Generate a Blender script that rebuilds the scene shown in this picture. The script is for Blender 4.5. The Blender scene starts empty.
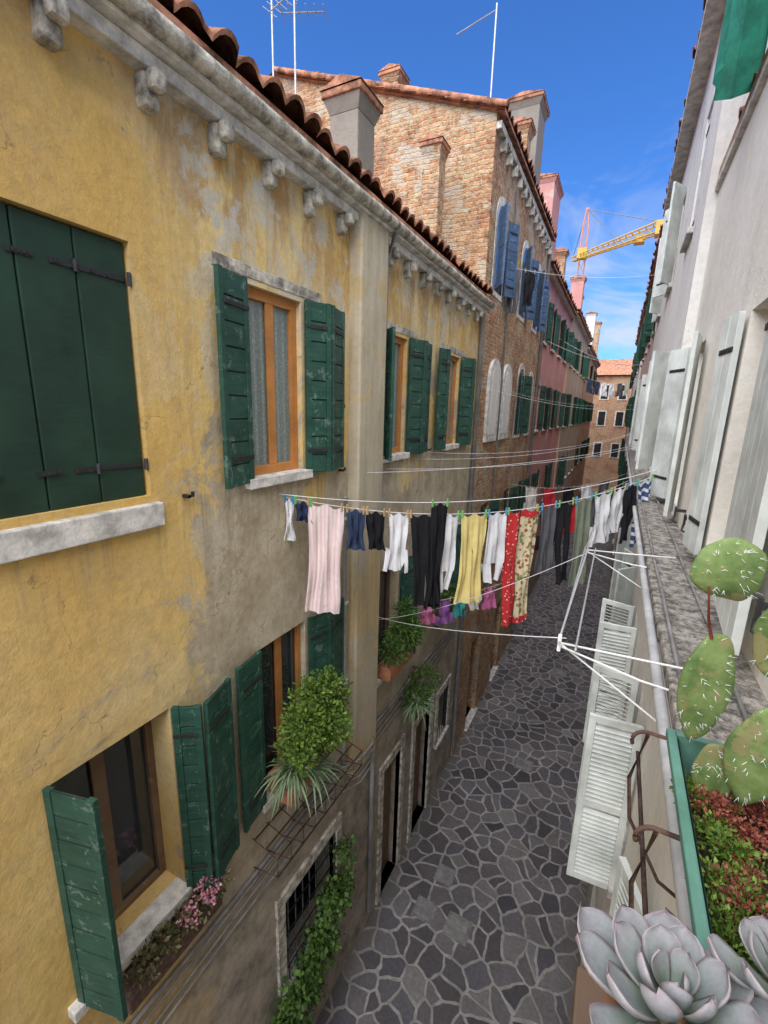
import bpy, bmesh, math, random
from mathutils import Vector, Matrix, noise as mnoise
random.seed(7)
sc=bpy.context.scene
sc.view_settings.view_transform='Standard'; sc.view_settings.look='None'; sc.view_settings.exposure=0
XL=-2.6
# ------------------------------------------------------------------ nodes
def M(name,rough=.85):
    m=bpy.data.materials.new(name); m.use_nodes=True
    nt=m.node_tree; b=nt.nodes['Principled BSDF']; b.inputs['Roughness'].default_value=rough
    b.inputs['Specular IOR Level'].default_value=.3
    return m,nt,b
def pos(nt,sx=1,sy=1,sz=1):
    g=nt.nodes.new('ShaderNodeNewGeometry')
    if sx==sy==sz==1: return g.outputs['Position']
    mp=nt.nodes.new('ShaderNodeMapping')
    mp.inputs['Scale'].default_value=(sx,sy,sz); nt.links.new(g.outputs['Position'],mp.inputs[0]); return mp.outputs[0]
def noi(nt,vec,scale,detail=4,rough=.6,dist=0):
    n=nt.nodes.new('ShaderNodeTexNoise'); n.inputs['Scale'].default_value=scale; n.inputs['Detail'].default_value=min(detail,4 if detail<8 else 6)
    n.inputs['Roughness'].default_value=rough; n.inputs['Distortion'].default_value=dist
    nt.links.new(vec,n.inputs['Vector']); return n.outputs['Fac']
def ramp(nt,fac,stops):
    r=nt.nodes.new('ShaderNodeValToRGB'); e=r.color_ramp.elements
    while len(e)<len(stops): e.new(.5)
    for i,(p,c) in enumerate(stops):
        e[i].position=p
        if not isinstance(c,(tuple,list)): c=(c,c,c)
        e[i].color=(*c,1)
    nt.links.new(fac,r.inputs[0]); return r.outputs[0]
def mix(nt,fac,a,b,mode='MIX'):
    n=nt.nodes.new('ShaderNodeMix'); n.data_type='RGBA'; n.blend_type=mode
    for i,v in ((0,fac),(6,a),(7,b)):
        if isinstance(v,(int,float)): n.inputs[i].default_value=v
        elif isinstance(v,(tuple,list)): n.inputs[i].default_value=(*v,1)
        else: nt.links.new(v,n.inputs[i])
    return n.outputs[2]
def mth(nt,op,a,b=0,clamp=False):
    n=nt.nodes.new('ShaderNodeMath'); n.operation=op; n.use_clamp=clamp
    for i,v in ((0,a),(1,b)):
        if isinstance(v,(int,float)): n.inputs[i].default_value=v
        else: nt.links.new(v,n.inputs[i])
    return n.outputs[0]
def mr(nt,v,a,b,c=0,d=1):
    n=nt.nodes.new('ShaderNodeMapRange'); n.inputs[1].default_value=a;n.inputs[2].default_value=b;n.inputs[3].default_value=c;n.inputs[4].default_value=d
    nt.links.new(v,n.inputs[0]); return n.outputs[0]
def sep(nt,v):
    n=nt.nodes.new('ShaderNodeSeparateXYZ'); nt.links.new(v,n.inputs[0]); return n.outputs
def bump(nt,b,h,strength=.4,dist=.02):
    n=nt.nodes.new('ShaderNodeBump'); n.inputs['Strength'].default_value=strength; n.inputs['Distance'].default_value=dist
    nt.links.new(h,n.inputs['Height']); nt.links.new(n.outputs[0],b.inputs['Normal'])
def setc(nt,b,c): nt.links.new(c,b.inputs['Base Color'])
def simple(name,c,rough=.6,var=.25,scale=6,metal=0,bs=.15,bscale=60):
    m,nt,b=M(name,rough); p=pos(nt)
    n=noi(nt,p,scale,4,.7); d=tuple(x*(1-var) for x in c); l=tuple(min(1,x*(1+var)) for x in c)
    setc(nt,b,ramp(nt,n,[(.35,d),(.65,l)])); b.inputs['Metallic'].default_value=metal
    if bs: bump(nt,b,noi(nt,p,bscale,2),bs,.01)
    return m
def stucco(name,base,alt,patch,patch_amt=.5,streak=.35,dirty_z=2.5,dirtc=(.25,.22,.18)):
    m,nt,b=M(name,.92); p=pos(nt)
    c=ramp(nt,noi(nt,p,.9,4,.65),[(.3,base),(.7,alt)])
    pm=ramp(nt,noi(nt,p,.65,9,.75,.3),[(patch_amt,0),(patch_amt+.05,1)])
    c=mix(nt,mth(nt,'MULTIPLY',pm,.8),c,patch)
    st=ramp(nt,noi(nt,pos(nt,5,5,.5),1.3,4,.65),[(.45,0),(.75,1)])
    c=mix(nt,mth(nt,'MULTIPLY',st,streak),c,tuple(x*.45 for x in base))
    z=sep(nt,p)[2]; dz=mth(nt,'ADD',mr(nt,z,dirty_z+1,0,0,1),mth(nt,'MULTIPLY',mth(nt,'SUBTRACT',noi(nt,p,1.5,4),.5),.8),True)
    c=mix(nt,mth(nt,'MULTIPLY',dz,.85),c,dirtc)
    c=mix(nt,.35,c,ramp(nt,noi(nt,p,14,4,.75),[(.3,.55),(.7,1.0)]),'MULTIPLY')
    setc(nt,b,c)
    bump(nt,b,noi(nt,p,18,4,.8),.35,.02)
    return m
def yellow_mat():
    m,nt,b=M('ochre_stucco',.92); p=pos(nt); x,y,z=sep(nt,p)
    c=ramp(nt,noi(nt,p,.55,4,.5),[(.35,(.68,.44,.13)),(.5,(.77,.55,.21)),(.64,(.80,.65,.36))])
    n1=noi(nt,p,.9,9,.74,.4); n1c=mth(nt,'MULTIPLY',mth(nt,'SUBTRACT',n1,.5),3.2)
    yr=mr(nt,y,1.75,2.4,0,1); zr=mr(nt,z,8.7,6.6,.0,1.0)
    worn=mth(nt,'ADD',mth(nt,'MULTIPLY',mth(nt,'MULTIPLY',yr,zr),1.0),n1c)
    wm=ramp(nt,worn,[(.42,0),(.58,1)])
    n22=noi(nt,p,2.2,9,.75)
    grey=ramp(nt,n22,[(.35,(.34,.29,.20)),(.65,(.58,.53,.42))])
    c=mix(nt,mth(nt,'MULTIPLY',wm,.88),c,grey)
    pm=mth(nt,'MULTIPLY',ramp(nt,noi(nt,pos(nt,1,1,.8),1.3,9,.78,.5),[(.52,0),(.55,1)]),mth(nt,'ADD',yr,.12,True))
    c=mix(nt,mth(nt,'MULTIPLY',pm,.65),c,(.62,.55,.41))
    ez=mth(nt,'MULTIPLY',mr(nt,z,8.5,9.6,0,1),ramp(nt,noi(nt,pos(nt,2.5,2.5,.9),1.2,9,.74,.6),[(.44,0),(.55,1)]))
    c=mix(nt,mth(nt,'MULTIPLY',mth(nt,'MULTIPLY',ez,.75),mth(nt,'ADD',yr,.2,True)),c,(.45,.23,.07))
    e2=mth(nt,'MULTIPLY',mr(nt,z,8.3,9.2,0,1),ramp(nt,n22,[(.54,0),(.57,1)]))
    c=mix(nt,mth(nt,'MULTIPLY',e2,mth(nt,'MULTIPLY',yr,.85)),c,(.60,.57,.48))
    st=mth(nt,'MULTIPLY',ramp(nt,noi(nt,pos(nt,7,7,.45),1.3,6,.7),[(.48,0),(.7,1)]),mth(nt,'ADD',yr,.35,True))
    c=mix(nt,mth(nt,'MULTIPLY',st,.4),c,(.34,.27,.16))
    # soot drips under the sills
    sd=mth(nt,'MULTIPLY',mth(nt,'MULTIPLY',mr(nt,z,6.5,7.3,0,1),mth(nt,'LESS_THAN',z,7.36)),ramp(nt,noi(nt,pos(nt,9,9,.25),1.6,4,.7),[(.5,0),(.62,1)]))
    c=mix(nt,mth(nt,'MULTIPLY',sd,.45),c,(.30,.25,.17))
    dz=mth(nt,'ADD',mr(nt,z,4.6,2.4,0,1),mth(nt,'MULTIPLY',n1c,.5),True)
    dirt=ramp(nt,noi(nt,p,3,6,.75),[(.35,(.17,.15,.12)),(.55,(.38,.33,.27)),(.7,(.50,.38,.29))])
    c=mix(nt,mth(nt,'MULTIPLY',dz,.9),c,dirt)
    c=mix(nt,.35,c,ramp(nt,noi(nt,p,16,6,.78),[(.35,.55),(.6,1.0)]),'MULTIPLY')
    v=nt.nodes.new('ShaderNodeTexVoronoi'); v.feature='DISTANCE_TO_EDGE'; v.inputs['Scale'].default_value=.8
    wv=nt.nodes.new('ShaderNodeVectorMath'); wv.operation='ADD'
    nn=nt.nodes.new('ShaderNodeTexNoise'); nn.inputs['Scale'].default_value=2.5; nn.inputs['Detail'].default_value=5
    nt.links.new(p,nn.inputs['Vector']); nt.links.new(p,wv.inputs[0]); nt.links.new(nn.outputs['Color'],wv.inputs[1]); nt.links.new(wv.outputs[0],v.inputs['Vector'])
    crack=mth(nt,'MULTIPLY',ramp(nt,v.outputs['Distance'],[(0,1),(.006,0)]),ramp(nt,n22,[(.48,0),(.56,1)]))
    c=mix(nt,mth(nt,'MULTIPLY',crack,.7),c,(.2,.14,.08))
    setc(nt,b,c); bump(nt,b,noi(nt,p,9,6,.78),.28,.03)
    return m
def brick_mat(name,c1,c2,mortar,plaster,pa=.58,scale=1.0):
    m,nt,b=M(name,.95); p=pos(nt); x,y,z=sep(nt,p)
    cb=nt.nodes.new('ShaderNodeCombineXYZ'); nt.links.new(mth(nt,'ADD',x,y),cb.inputs[0]); nt.links.new(z,cb.inputs[1])
    wv=nt.nodes.new('ShaderNodeVectorMath'); wv.operation='MULTIPLY_ADD'
    nn=nt.nodes.new('ShaderNodeTexNoise'); nn.inputs['Scale'].default_value=5; nt.links.new(p,nn.inputs['Vector'])
    nt.links.new(nn.outputs['Color'],wv.inputs[0]); wv.inputs[1].default_value=(.12,.10,0); nt.links.new(cb.outputs[0],wv.inputs[2])
    t=nt.nodes.new('ShaderNodeTexBrick'); nt.links.new(wv.outputs[0],t.inputs['Vector'])
    t.inputs['Color1'].default_value=(*c1,1); t.inputs['Color2'].default_value=(*c2,1); t.inputs['Mortar'].default_value=(*mortar,1)
    t.inputs['Scale'].default_value=scale; t.inputs['Brick Width'].default_value=.24; t.inputs['Row Height'].default_value=.078
    t.inputs['Mortar Size'].default_value=.014; t.inputs['Mortar Smooth'].default_value=.5; t.inputs['Bias'].default_value=-.1
    c=mix(nt,.85,t.outputs['Color'],ramp(nt,noi(nt,p,9,4,.9),[(.35,(.25,.22,.2)),(.5,(.8,.74,.68)),(.62,(1,1,1))]),'MULTIPLY')
    c=mix(nt,.75,c,ramp(nt,noi(nt,p,1.1,4,.75),[(.38,(.66,.46,.34)),(.48,(.95,.85,.7)),(.6,(1.0,.98,.84))]),'MULTIPLY')
    n2=noi(nt,p,.9,9,.8,.4)
    pm=ramp(nt,n2,[(pa,0),(pa+.03,1)])
    c=mix(nt,mth(nt,'MULTIPLY',pm,.85),c,mix(nt,noi(nt,p,8,4),plaster,tuple(v*.5 for v in plaster)))
    gm=ramp(nt,n2,[(.34,1),(.43,0)]); c=mix(nt,mth(nt,'MULTIPLY',gm,.65),c,(.26,.23,.19))
    setc(nt,b,c); bump(nt,b,mth(nt,'ADD',mth(nt,'MULTIPLY',t.outputs['Fac'],-1),noi(nt,p,30,2,.7)),.8,.025)
    return m
def ground_mat():
    m,nt,b=M('paving_stone',.6); p=pos(nt)
    nn=nt.nodes.new('ShaderNodeTexNoise'); nn.inputs['Scale'].default_value=2.2; nn.inputs['Detail'].default_value=2; nt.links.new(p,nn.inputs['Vector'])
    wv=nt.nodes.new('ShaderNodeVectorMath'); wv.operation='MULTIPLY_ADD'; nt.links.new(nn.outputs['Color'],wv.inputs[0]); wv.inputs[1].default_value=(.24,.24,0); nt.links.new(p,wv.inputs[2])
    def vor(f):
        v=nt.nodes.new('ShaderNodeTexVoronoi'); v.voronoi_dimensions='2D'; v.feature=f; v.inputs['Scale'].default_value=3.5; v.inputs['Randomness'].default_value=1
        nt.links.new(wv.outputs[0],v.inputs['Vector']); return v
    d=vor('DISTANCE_TO_EDGE').outputs['Distance']; cc=vor('F1').outputs['Color']
    cx=sep(nt,cc)[0]; cy=sep(nt,cc)[1]
    dj=mth(nt,'ADD',d,mth(nt,'MULTIPLY',mth(nt,'SUBTRACT',noi(nt,p,14,4),.5),.07))
    stone=ramp(nt,cx,[(0,(.075,.072,.078)),(.35,(.13,.125,.135)),(.75,(.19,.18,.19)),(1,(.29,.27,.255))])
    stone=mix(nt,mth(nt,'MULTIPLY',cy,.4),stone,(.18,.14,.13))
    stone=mix(nt,.6,stone,ramp(nt,noi(nt,p,18,6,.78),[(.35,.45),(.65,1)]),'MULTIPLY')
    mort=ramp(nt,noi(nt,p,5,6,.75),[(.35,(.24,.225,.20)),(.65,(.45,.43,.395))])
    k=ramp(nt,dj,[(.05,0),(.085,1)])
    c=mix(nt,k,mort,stone)
    c=mix(nt,.6,c,ramp(nt,noi(nt,p,.7,4,.7),[(.35,.55),(.65,1)]),'MULTIPLY')
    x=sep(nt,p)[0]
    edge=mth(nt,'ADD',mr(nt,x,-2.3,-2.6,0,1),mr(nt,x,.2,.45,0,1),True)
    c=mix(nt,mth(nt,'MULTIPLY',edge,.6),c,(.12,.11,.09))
    setc(nt,b,c)
    bump(nt,b,mth(nt,'ADD',mth(nt,'MULTIPLY',k,1.0),mth(nt,'MULTIPLY',noi(nt,p,22,2,.7),.6)),.5,.015)
    return m
def paint_wood(name,c,worn,amt=.62):
    m,nt,b=M(name,.5); p=pos(nt)
    k=ramp(nt,noi(nt,p,9,6,.8,.3),[(amt,0),(amt+.04,1)])
    cc=ramp(nt,noi(nt,p,3,4),[(.3,tuple(v*.7 for v in c)),(.7,tuple(v*1.3 for v in c))])
    dust=ramp(nt,noi(nt,pos(nt,3,3,22),1.2,4,.7),[(.4,0),(.75,1)])
    cc=mix(nt,mth(nt,'MULTIPLY',dust,.3),cc,tuple(v*.5+.5*w for v,w in zip(c,worn)))
    setc(nt,b,mix(nt,mth(nt,'MULTIPLY',k,.6),cc,worn)); bump(nt,b,noi(nt,pos(nt,4,4,30),2,3),.2,.006)
    return m
MAT={}
MAT['yellow']=yellow_mat()
MAT['brick']=brick_mat('old_brick',(.54,.28,.15),(.66,.50,.33),(.56,.50,.39),(.62,.54,.41),.53)
MAT['brick2']=brick_mat('pale_brick',(.6,.36,.22),(.66,.46,.3),(.55,.46,.38),(.7,.6,.48),.7)
MAT['pink']=stucco('pink_stucco',(.52,.23,.21),(.62,.33,.28),(.6,.45,.36),.56)
MAT['brown']=stucco('brown_stucco',(.42,.30,.21),(.52,.38,.28),(.5,.42,.34),.55)
MAT['cream']=stucco('cream_plaster',(.80,.75,.64),(.86,.83,.75),(.68,.61,.5),.64,.12)
MAT['white']=stucco('white_plaster',(.76,.73,.66),(.82,.80,.75),(.6,.53,.46),.58,.28)
MAT['rose']=stucco('rose_plaster',(.66,.47,.40),(.72,.56,.48),(.6,.52,.45),.6,.3)
MAT['grey']=stucco('grey_render',(.38,.35,.29),(.50,.46,.38),(.26,.23,.19),.5,.6,-5)
MAT['pil']=stucco('weathered_render',(.52,.45,.32),(.64,.57,.42),(.62,.46,.22),.5,.5,2)
MAT['stone']=simple('istrian_stone',(.60,.58,.53),.8,.35,7,bs=.3)
MAT['oldstone']=simple('weathered_stone',(.44,.41,.34),.9,.6,9,bs=.5)
def ledgem():
    m,nt,b=M('lichen_stone',.95); p=pos(nt)
    c=ramp(nt,noi(nt,p,13,9,.8),[(.4,(.08,.075,.065)),(.5,(.22,.20,.17)),(.6,(.42,.39,.34)),(.66,(.13,.12,.10))])
    setc(nt,b,c); bump(nt,b,noi(nt,p,30,4,.8),.6,.015); return m
MAT['ledge']=ledgem()
MAT['green']=paint_wood('green_painted_wood',(.018,.070,.048),(.15,.24,.19),.58)
MAT['dgreen']=paint_wood('dark_green_painted_wood',(.017,.046,.030),(.035,.07,.05),.7)
MAT['blue']=paint_wood('blue_painted_wood',(.05,.10,.19),(.3,.36,.4),.6)
MAT['paleblue']=paint_wood('pale_painted_wood',(.60,.64,.60),(.70,.67,.60),.6)
MAT['palegreen']=paint_wood('pale_louvre_paint',(.70,.74,.69),(.5,.46,.38),.66)
MAT['wood']=paint_wood('varnished_wood',(.46,.19,.05),(.6,.38,.2),.7)
MAT['oldwood']=paint_wood('old_wood',(.16,.10,.06),(.3,.24,.18),.6)
MAT['dark']=simple('dark_interior',(.018,.017,.016),.9,.3,3,bs=0)
MAT['iron']=simple('black_iron',(.03,.03,.032),.55,.3,20,bs=.2)
MAT['rust']=simple('rusty_iron',(.10,.06,.045),.8,.5,25,bs=.4)
MAT['zinc']=simple('zinc_pipe',(.42,.42,.41),.5,.2,5)
MAT['whitemetal']=simple('white_enamel',(.75,.76,.74),.35,.1,8,bs=0)
MAT['tile']=simple('terracotta_tile',(.36,.17,.10),.9,.65,6,bs=.4)
MAT['terra']=simple('terracotta',(.45,.2,.11),.85,.3,8)
MAT['pot']=simple('green_plastic',(.11,.25,.19),.45,.2,5,bs=.05)
MAT['soil']=simple('soil',(.05,.035,.022),1,.5,30,bs=1,bscale=80)
MAT['net']=simple('green_canvas',(.02,.20,.13),.8,.35,3)
MAT['cable']=simple('grey_cable',(.22,.21,.20),.7,.3,5,bs=0)
MAT['cover']=simple('worn_cover_stone',(.20,.19,.18),.7,.35,12,bs=.3)
MAT['line']=simple('white_line',(.8,.8,.8),.6,.05,5,bs=0)
def curtain():
    m,nt,b=M('lace_curtain',.9); p=pos(nt)
    v=nt.nodes.new('ShaderNodeTexVoronoi'); v.inputs['Scale'].default_value=40; nt.links.new(p,v.inputs['Vector'])
    y=sep(nt,p)[1]; w=mth(nt,'SINE',mth(nt,'MULTIPLY',y,70))
    c=mix(nt,ramp(nt,v.outputs['Distance'],[(.2,0),(.5,1)]),(.33,.38,.35),(.22,.27,.25))
    c=mix(nt,.45,c,ramp(nt,w,[(0,.35),(1,1)]),'MULTIPLY')
    setc(nt,b,c); b.inputs['Coat Weight'].default_value=.8; b.inputs['Coat Roughness'].default_value=.03; return m
MAT['curtain']=curtain()
def glass():
    m,nt,b=M('window_glass',.06); b.inputs['Base Color'].default_value=(.03,.035,.04,1); b.inputs['Specular IOR Level'].default_value=.9
    return m
MAT['glass']=glass()
def leafmat(name,a,bc,rough=.5):
    m,nt,b=M(name,rough)
    r=nt.nodes.new('ShaderNodeAttribute'); r.attribute_name='rnd'
    setc(nt,b,ramp(nt,r.outputs['Fac'],[(0,a),(1,bc)]))
    return m
MAT['leaf']=leafmat('leaf_green',(.03,.07,.012),(.11,.20,.04))
MAT['leafy']=leafmat('leaf_bright',(.04,.10,.012),(.20,.29,.05))
MAT['leafp']=leafmat('leaf_pale',(.10,.17,.08),(.27,.36,.2))
MAT['leafd']=leafmat('leaf_dull',(.05,.06,.02),(.2,.17,.08))
MAT['sedr']=leafmat('sedum_red',(.12,.02,.015),(.38,.13,.08))
MAT['pinkf']=leafmat('pink_blossom',(.45,.12,.2),(.7,.42,.48))

# ------------------------------------------------------------------ mesh helpers
def empty(name,loc=(0,0,0)):
    e=bpy.data.objects.new(name,None); e.location=loc; sc.collection.objects.link(e); return e
def finish(bm,name,mats,parent=None,smooth=False,bevel=0):
    me=bpy.data.meshes.new(name); bm.to_mesh(me); bm.free()
    o=bpy.data.objects.new(name,me); sc.collection.objects.link(o)
    for k in (mats if isinstance(mats,(list,tuple)) else [mats]): me.materials.append(MAT[k] if isinstance(k,str) else k)
    if smooth:
        for p in me.polygons: p.use_smooth=True
    if bevel:
        b=o.modifiers.new('bevel','BEVEL'); b.width=bevel; b.segments=2; b.limit_method='ANGLE'
    if parent is not None:
        o.parent=parent; o.matrix_parent_inverse=Matrix.Translation(-parent.location)
    return o
def box(bm,a,b,mi=0,mat=None):
    x0,y0,z0=a;x1,y1,z1=b
    c=[(x0,y0,z0),(x1,y0,z0),(x1,y1,z0),(x0,y1,z0),(x0,y0,z1),(x1,y0,z1),(x1,y1,z1),(x0,y1,z1)]
    if mat is not None: c=[mat@Vector(p) for p in c]
    v=[bm.verts.new(p) for p in c]
    for f in ((0,3,2,1),(4,5,6,7),(0,1,5,4),(1,2,6,5),(2,3,7,6),(3,0,4,7)):
        bm.faces.new([v[i] for i in f]).material_index=mi
def quad(bm,pts,mi=0):
    f=bm.faces.new([bm.verts.new(p) for p in pts]); f.material_index=mi; return f
def tube(bm,pts,r,seg=8,mi=0):
    pts=[Vector(p) for p in pts]; rings=[]
    for i,p in enumerate(pts):
        d=(pts[min(i+1,len(pts)-1)]-pts[max(i-1,0)]).normalized()
        u=d.cross(Vector((0,0,1)))
        if u.length<.05: u=d.cross(Vector((1,0,0)))
        u.normalize(); w=d.cross(u); rr=r[i] if isinstance(r,(list,tuple)) else r
        rings.append([bm.verts.new(p+rr*(math.cos(2*math.pi*k/seg)*u+math.sin(2*math.pi*k/seg)*w)) for k in range(seg)])
    for a,b in zip(rings,rings[1:]):
        for k in range(seg):
            f=bm.faces.new((a[k],a[(k+1)%seg],b[(k+1)%seg],b[k])); f.smooth=True; f.material_index=mi
    for e in (rings[0],rings[-1]):
        try: bm.faces.new(e).material_index=mi
        except: pass
def wall(bm,x0,out,y0,y1,z0,z1,ops,depth=.28,mi=0,dmi=1):
    ys=sorted({y0,y1,*[o[0] for o in ops],*[o[1] for o in ops]}); zs=sorted({z0,z1,*[o[2] for o in ops],*[o[3] for o in ops]})
    for a,b in zip(ys,ys[1:]):
        for c,d in zip(zs,zs[1:]):
            my,mz=(a+b)/2,(c+d)/2
            if any(o[0]<my<o[1] and o[2]<mz<o[3] for o in ops): continue
            quad(bm,[(x0,a,c),(x0,b,c),(x0,b,d),(x0,a,d)],mi)
    xi=x0-out*depth
    for (a,b,c,d) in ops:
        quad(bm,[(x0,a,c),(xi,a,c),(xi,a,d),(x0,a,d)],mi);quad(bm,[(x0,b,c),(xi,b,c),(xi,b,d),(x0,b,d)],mi)
        quad(bm,[(x0,a,c),(x0,b,c),(xi,b,c),(xi,a,c)],mi);quad(bm,[(x0,a,d),(x0,b,d),(xi,b,d),(xi,a,d)],mi)
        xd=xi-out*.5
        A=[(xi,a,c),(xi,b,c),(xi,b,d),(xi,a,d)]; B=[(xd,a-.1,c-.1),(xd,b+.1,c-.1),(xd,b+.1,d+.1),(xd,a-.1,d+.1)]
        quad(bm,B,dmi)
        for i in range(4): quad(bm,[A[i],A[(i+1)%4],B[(i+1)%4],B[i]],dmi)
def window(par,x0,out,a,b,c,d,frame='wood',pane='glass',mull=1,inset=.14,bars=0,t=.055):
    bm=bmesh.new(); xo=x0-out*inset; xi=xo-out*.05; X=lambda p,q:(min(p,q),max(p,q))
    xa,xb=X(xo,xi)
    box(bm,(xa,a,c),(xb,a+t,d));box(bm,(xa,b-t,c),(xb,b,d));box(bm,(xa,a+t,c),(xb,b-t,c+t));box(bm,(xa,a+t,d-t),(xb,b-t,d))
    xc,xd=X(xo-out*.004,xi+out*.024)
    for k in range(1,mull+1):
        yc=a+(b-a)*k/(mull+1); box(bm,(xc,yc-.045,c+t),(xd+.0,yc+.045,d-t))
    for k in range(1,bars+1):
        zc=c+(d-c)*k/(bars+1); box(bm,(xc+.003,a+t,zc-.015),(xd-.003,b-t,zc+.015))
    finish(bm,'window_frame',frame,par,bevel=.004)
    bm=bmesh.new(); xp=xi+out*.015
    quad(bm,[(xp,a+.01,c+.01),(xp,b-.01,c+.01),(xp,b-.01,d-.01),(xp,a+.01,d-.01)]); finish(bm,'window_pane',pane,par)
def sill(bm,x0,out,a,b,z,t=.07,pr=.07,ov=.08):
    xs=sorted((x0-out*.1,x0+out*pr)); box(bm,(xs[0],a-ov,z-t),(xs[1],b+ov,z+.004))
def leaf(par,x,y,z0,z1,w,ang,sgn,out,style='plank',mat='green',name='shutter_leaf',t=.035):
    a=math.radians(ang); U=Vector((out*math.sin(a),sgn*math.cos(a),0)); V=Vector((out*math.cos(a),-sgn*math.sin(a),0))
    m=Matrix(((U.x,V.x,0,x),(U.y,V.y,0,y),(0,0,1,z0),(0,0,0,1))); h=z1-z0
    bm=bmesh.new()
    if style=='plank':
        s=.05; box(bm,(0,0,0),(s,t,h),0,m);box(bm,(w-s,0,0),(w,t,h),0,m)
        n=max(5,int(h/.16)); 
        for k in range(n):
            za=h*k/n+.006; zb=h*(k+1)/n-.006; j=random.uniform(-.002,.002)
            box(bm,(s,.006+j,za),(w-s,t-.009+j,zb),0,m)
        box(bm,(s,.01,0),(w-s,.014,h),1,m)
        for q in (.14,.86): box(bm,(.0,t,h*q-.016),(w*.85,t+.006,h*q+.016),1,m)
    elif style=='vert':
        n=max(2,round(w/.14))
        for k in range(n): box(bm,(w*k/n+.002,.0,0),(w*(k+1)/n-.002,t,h),0,m)
        for q in (.14,.86):
            box(bm,(0,t,h*q-.016),(w*.8,t+.007,h*q+.016),1,m)
            for e in (.15,.4,.65): box(bm,(w*e-.009,t+.007,h*q-.009),(w*e+.009,t+.013,h*q+.009),1,m)
    elif style=='louvre':
        s=.05; box(bm,(0,0,0),(s,t,h),0,m);box(bm,(w-s,0,0),(w,t,h),0,m)
        for q0,q1 in ((0,.06),(h*.47,h*.47+.06),(h-.06,h)): box(bm,(s,.002,q0),(w-s,t-.002,q1),0,m)
        z=.07
        while z<h-.08:
            if not (h*.47-.03<z<h*.47+.06):
                lm=m@Matrix.Translation((0,t*.5,z))@Matrix.Rotation(math.radians(40),4,'X'); box(bm,(s,-.02,-.003),(w-s,.02,.004),0,lm)
            z+=.04
    finish(bm,name,[mat,'iron'],par,bevel=.003)
    return (x+U.x*w,y+U.y*w)
def roof(par,x0,z0,x1,z1,y0,y1,name='tile_roof',period=.22,row=.36):
    L=math.hypot(x1-x0,z1-z0); nr=max(1,int(L/row)); nc=int((y1-y0)/period); seg=6
    dx,dz=(x1-x0)/L,(z1-z0)/L; nx,nz=-dz,dx
    if nz<0: nx,nz=-nx,-nz
    bm=bmesh.new()
    for r in range(nr):
        s0=r*L/nr; s1=(r+1)*L/nr+.05; prev=None
        jit=[random.uniform(-.04,.04) for _ in range(nc+1)]; jh=[random.uniform(-.016,.016) for _ in range(nc+1)]
        for i in range(nc*seg+1):
            c=min(i//seg,nc-1); y=y0+(y1-y0)*i/(nc*seg)
            h=abs(math.sin(math.pi*i/seg))**.75*.085+jh[c]
            a0=s0+jit[c]*(1 if r==0 else .5)
            p=Vector((x0+dx*a0+nx*(h+.045),y,z0+dz*a0+nz*(h+.045))); q=Vector((x0+dx*s1+nx*h,y,z0+dz*s1+nz*h)); u=Vector((p.x-nx*.03,y,p.z-nz*.03))
            cur=(bm.verts.new(p),bm.verts.new(q),bm.verts.new(u))
            if prev:
                f=bm.faces.new((prev[0],cur[0],cur[1],prev[1])); f.smooth=True
                bm.faces.new((prev[2],cur[2],cur[0],prev[0]))
            prev=cur
    quad(bm,[(x0,y0,z0-.01),(x0,y1,z0-.01),(x1,y1,z1-.01),(x1,y0,z1-.01)])
    quad(bm,[(x0,y0,z0-.06),(x0,y1,z0-.06),(x1,y1,z1-.06),(x1,y0,z1-.06)])
    quad(bm,[(x0,y0,z0-.06),(x0,y1,z0-.06),(x0,y1,z0-.01),(x0,y0,z0-.01)])
    return finish(bm,name,'tile',par)
def chimney(par,x0,x1,y0,y1,z0,z1,mat='grey',name='chimney',f=1.0):
    bm=bmesh.new(); box(bm,(x0,y0,z0),(x1,y1,z1-.25))
    e=.06*f; v=[(x0,y0,z1-.25),(x1,y0,z1-.25),(x1,y1,z1-.25),(x0,y1,z1-.25)]; w=[(x0-e,y0-e,z1-.12),(x1+e,y0-e,z1-.12),(x1+e,y1+e,z1-.12),(x0-e,y1+e,z1-.12)]
    for i in range(4): quad(bm,[v[i],v[(i+1)%4],w[(i+1)%4],w[i]])
    box(bm,(x0-e-.02,y0-e-.02,z1-.12),(x1+e+.02,y1+e+.02,z1-.05),1)
    xm=(x0+x1)/2; g=e+.03
    a=[(x0-g,y0-g,z1-.048),(x1+g,y0-g,z1-.048),(x1+g,y1+g,z1-.048),(x0-g,y1+g,z1-.048)]; r0=(xm,y0-g,z1+.04);r1=(xm,y1+g,z1+.04)
    quad(bm,[a[0],r0,r1,a[3]],1);quad(bm,[a[1],a[2],r1,r0],1)
    bm.faces.new([bm.verts.new(p) for p in (a[0],a[1],r0)]).material_index=1; bm.faces.new([bm.verts.new(p) for p in (a[3],a[2],r1)]).material_index=1
    finish(bm,name,[mat,'tile'],par,bevel=.012)
def setrnd(o,per):
    a=o.data.attributes.new('rnd','FLOAT','FACE')
    n=len(o.data.polygons); vals=[]
    while len(vals)<n: vals.extend([random.random()]*per)
    a.data.foreach_set('value',vals[:n])
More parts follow.
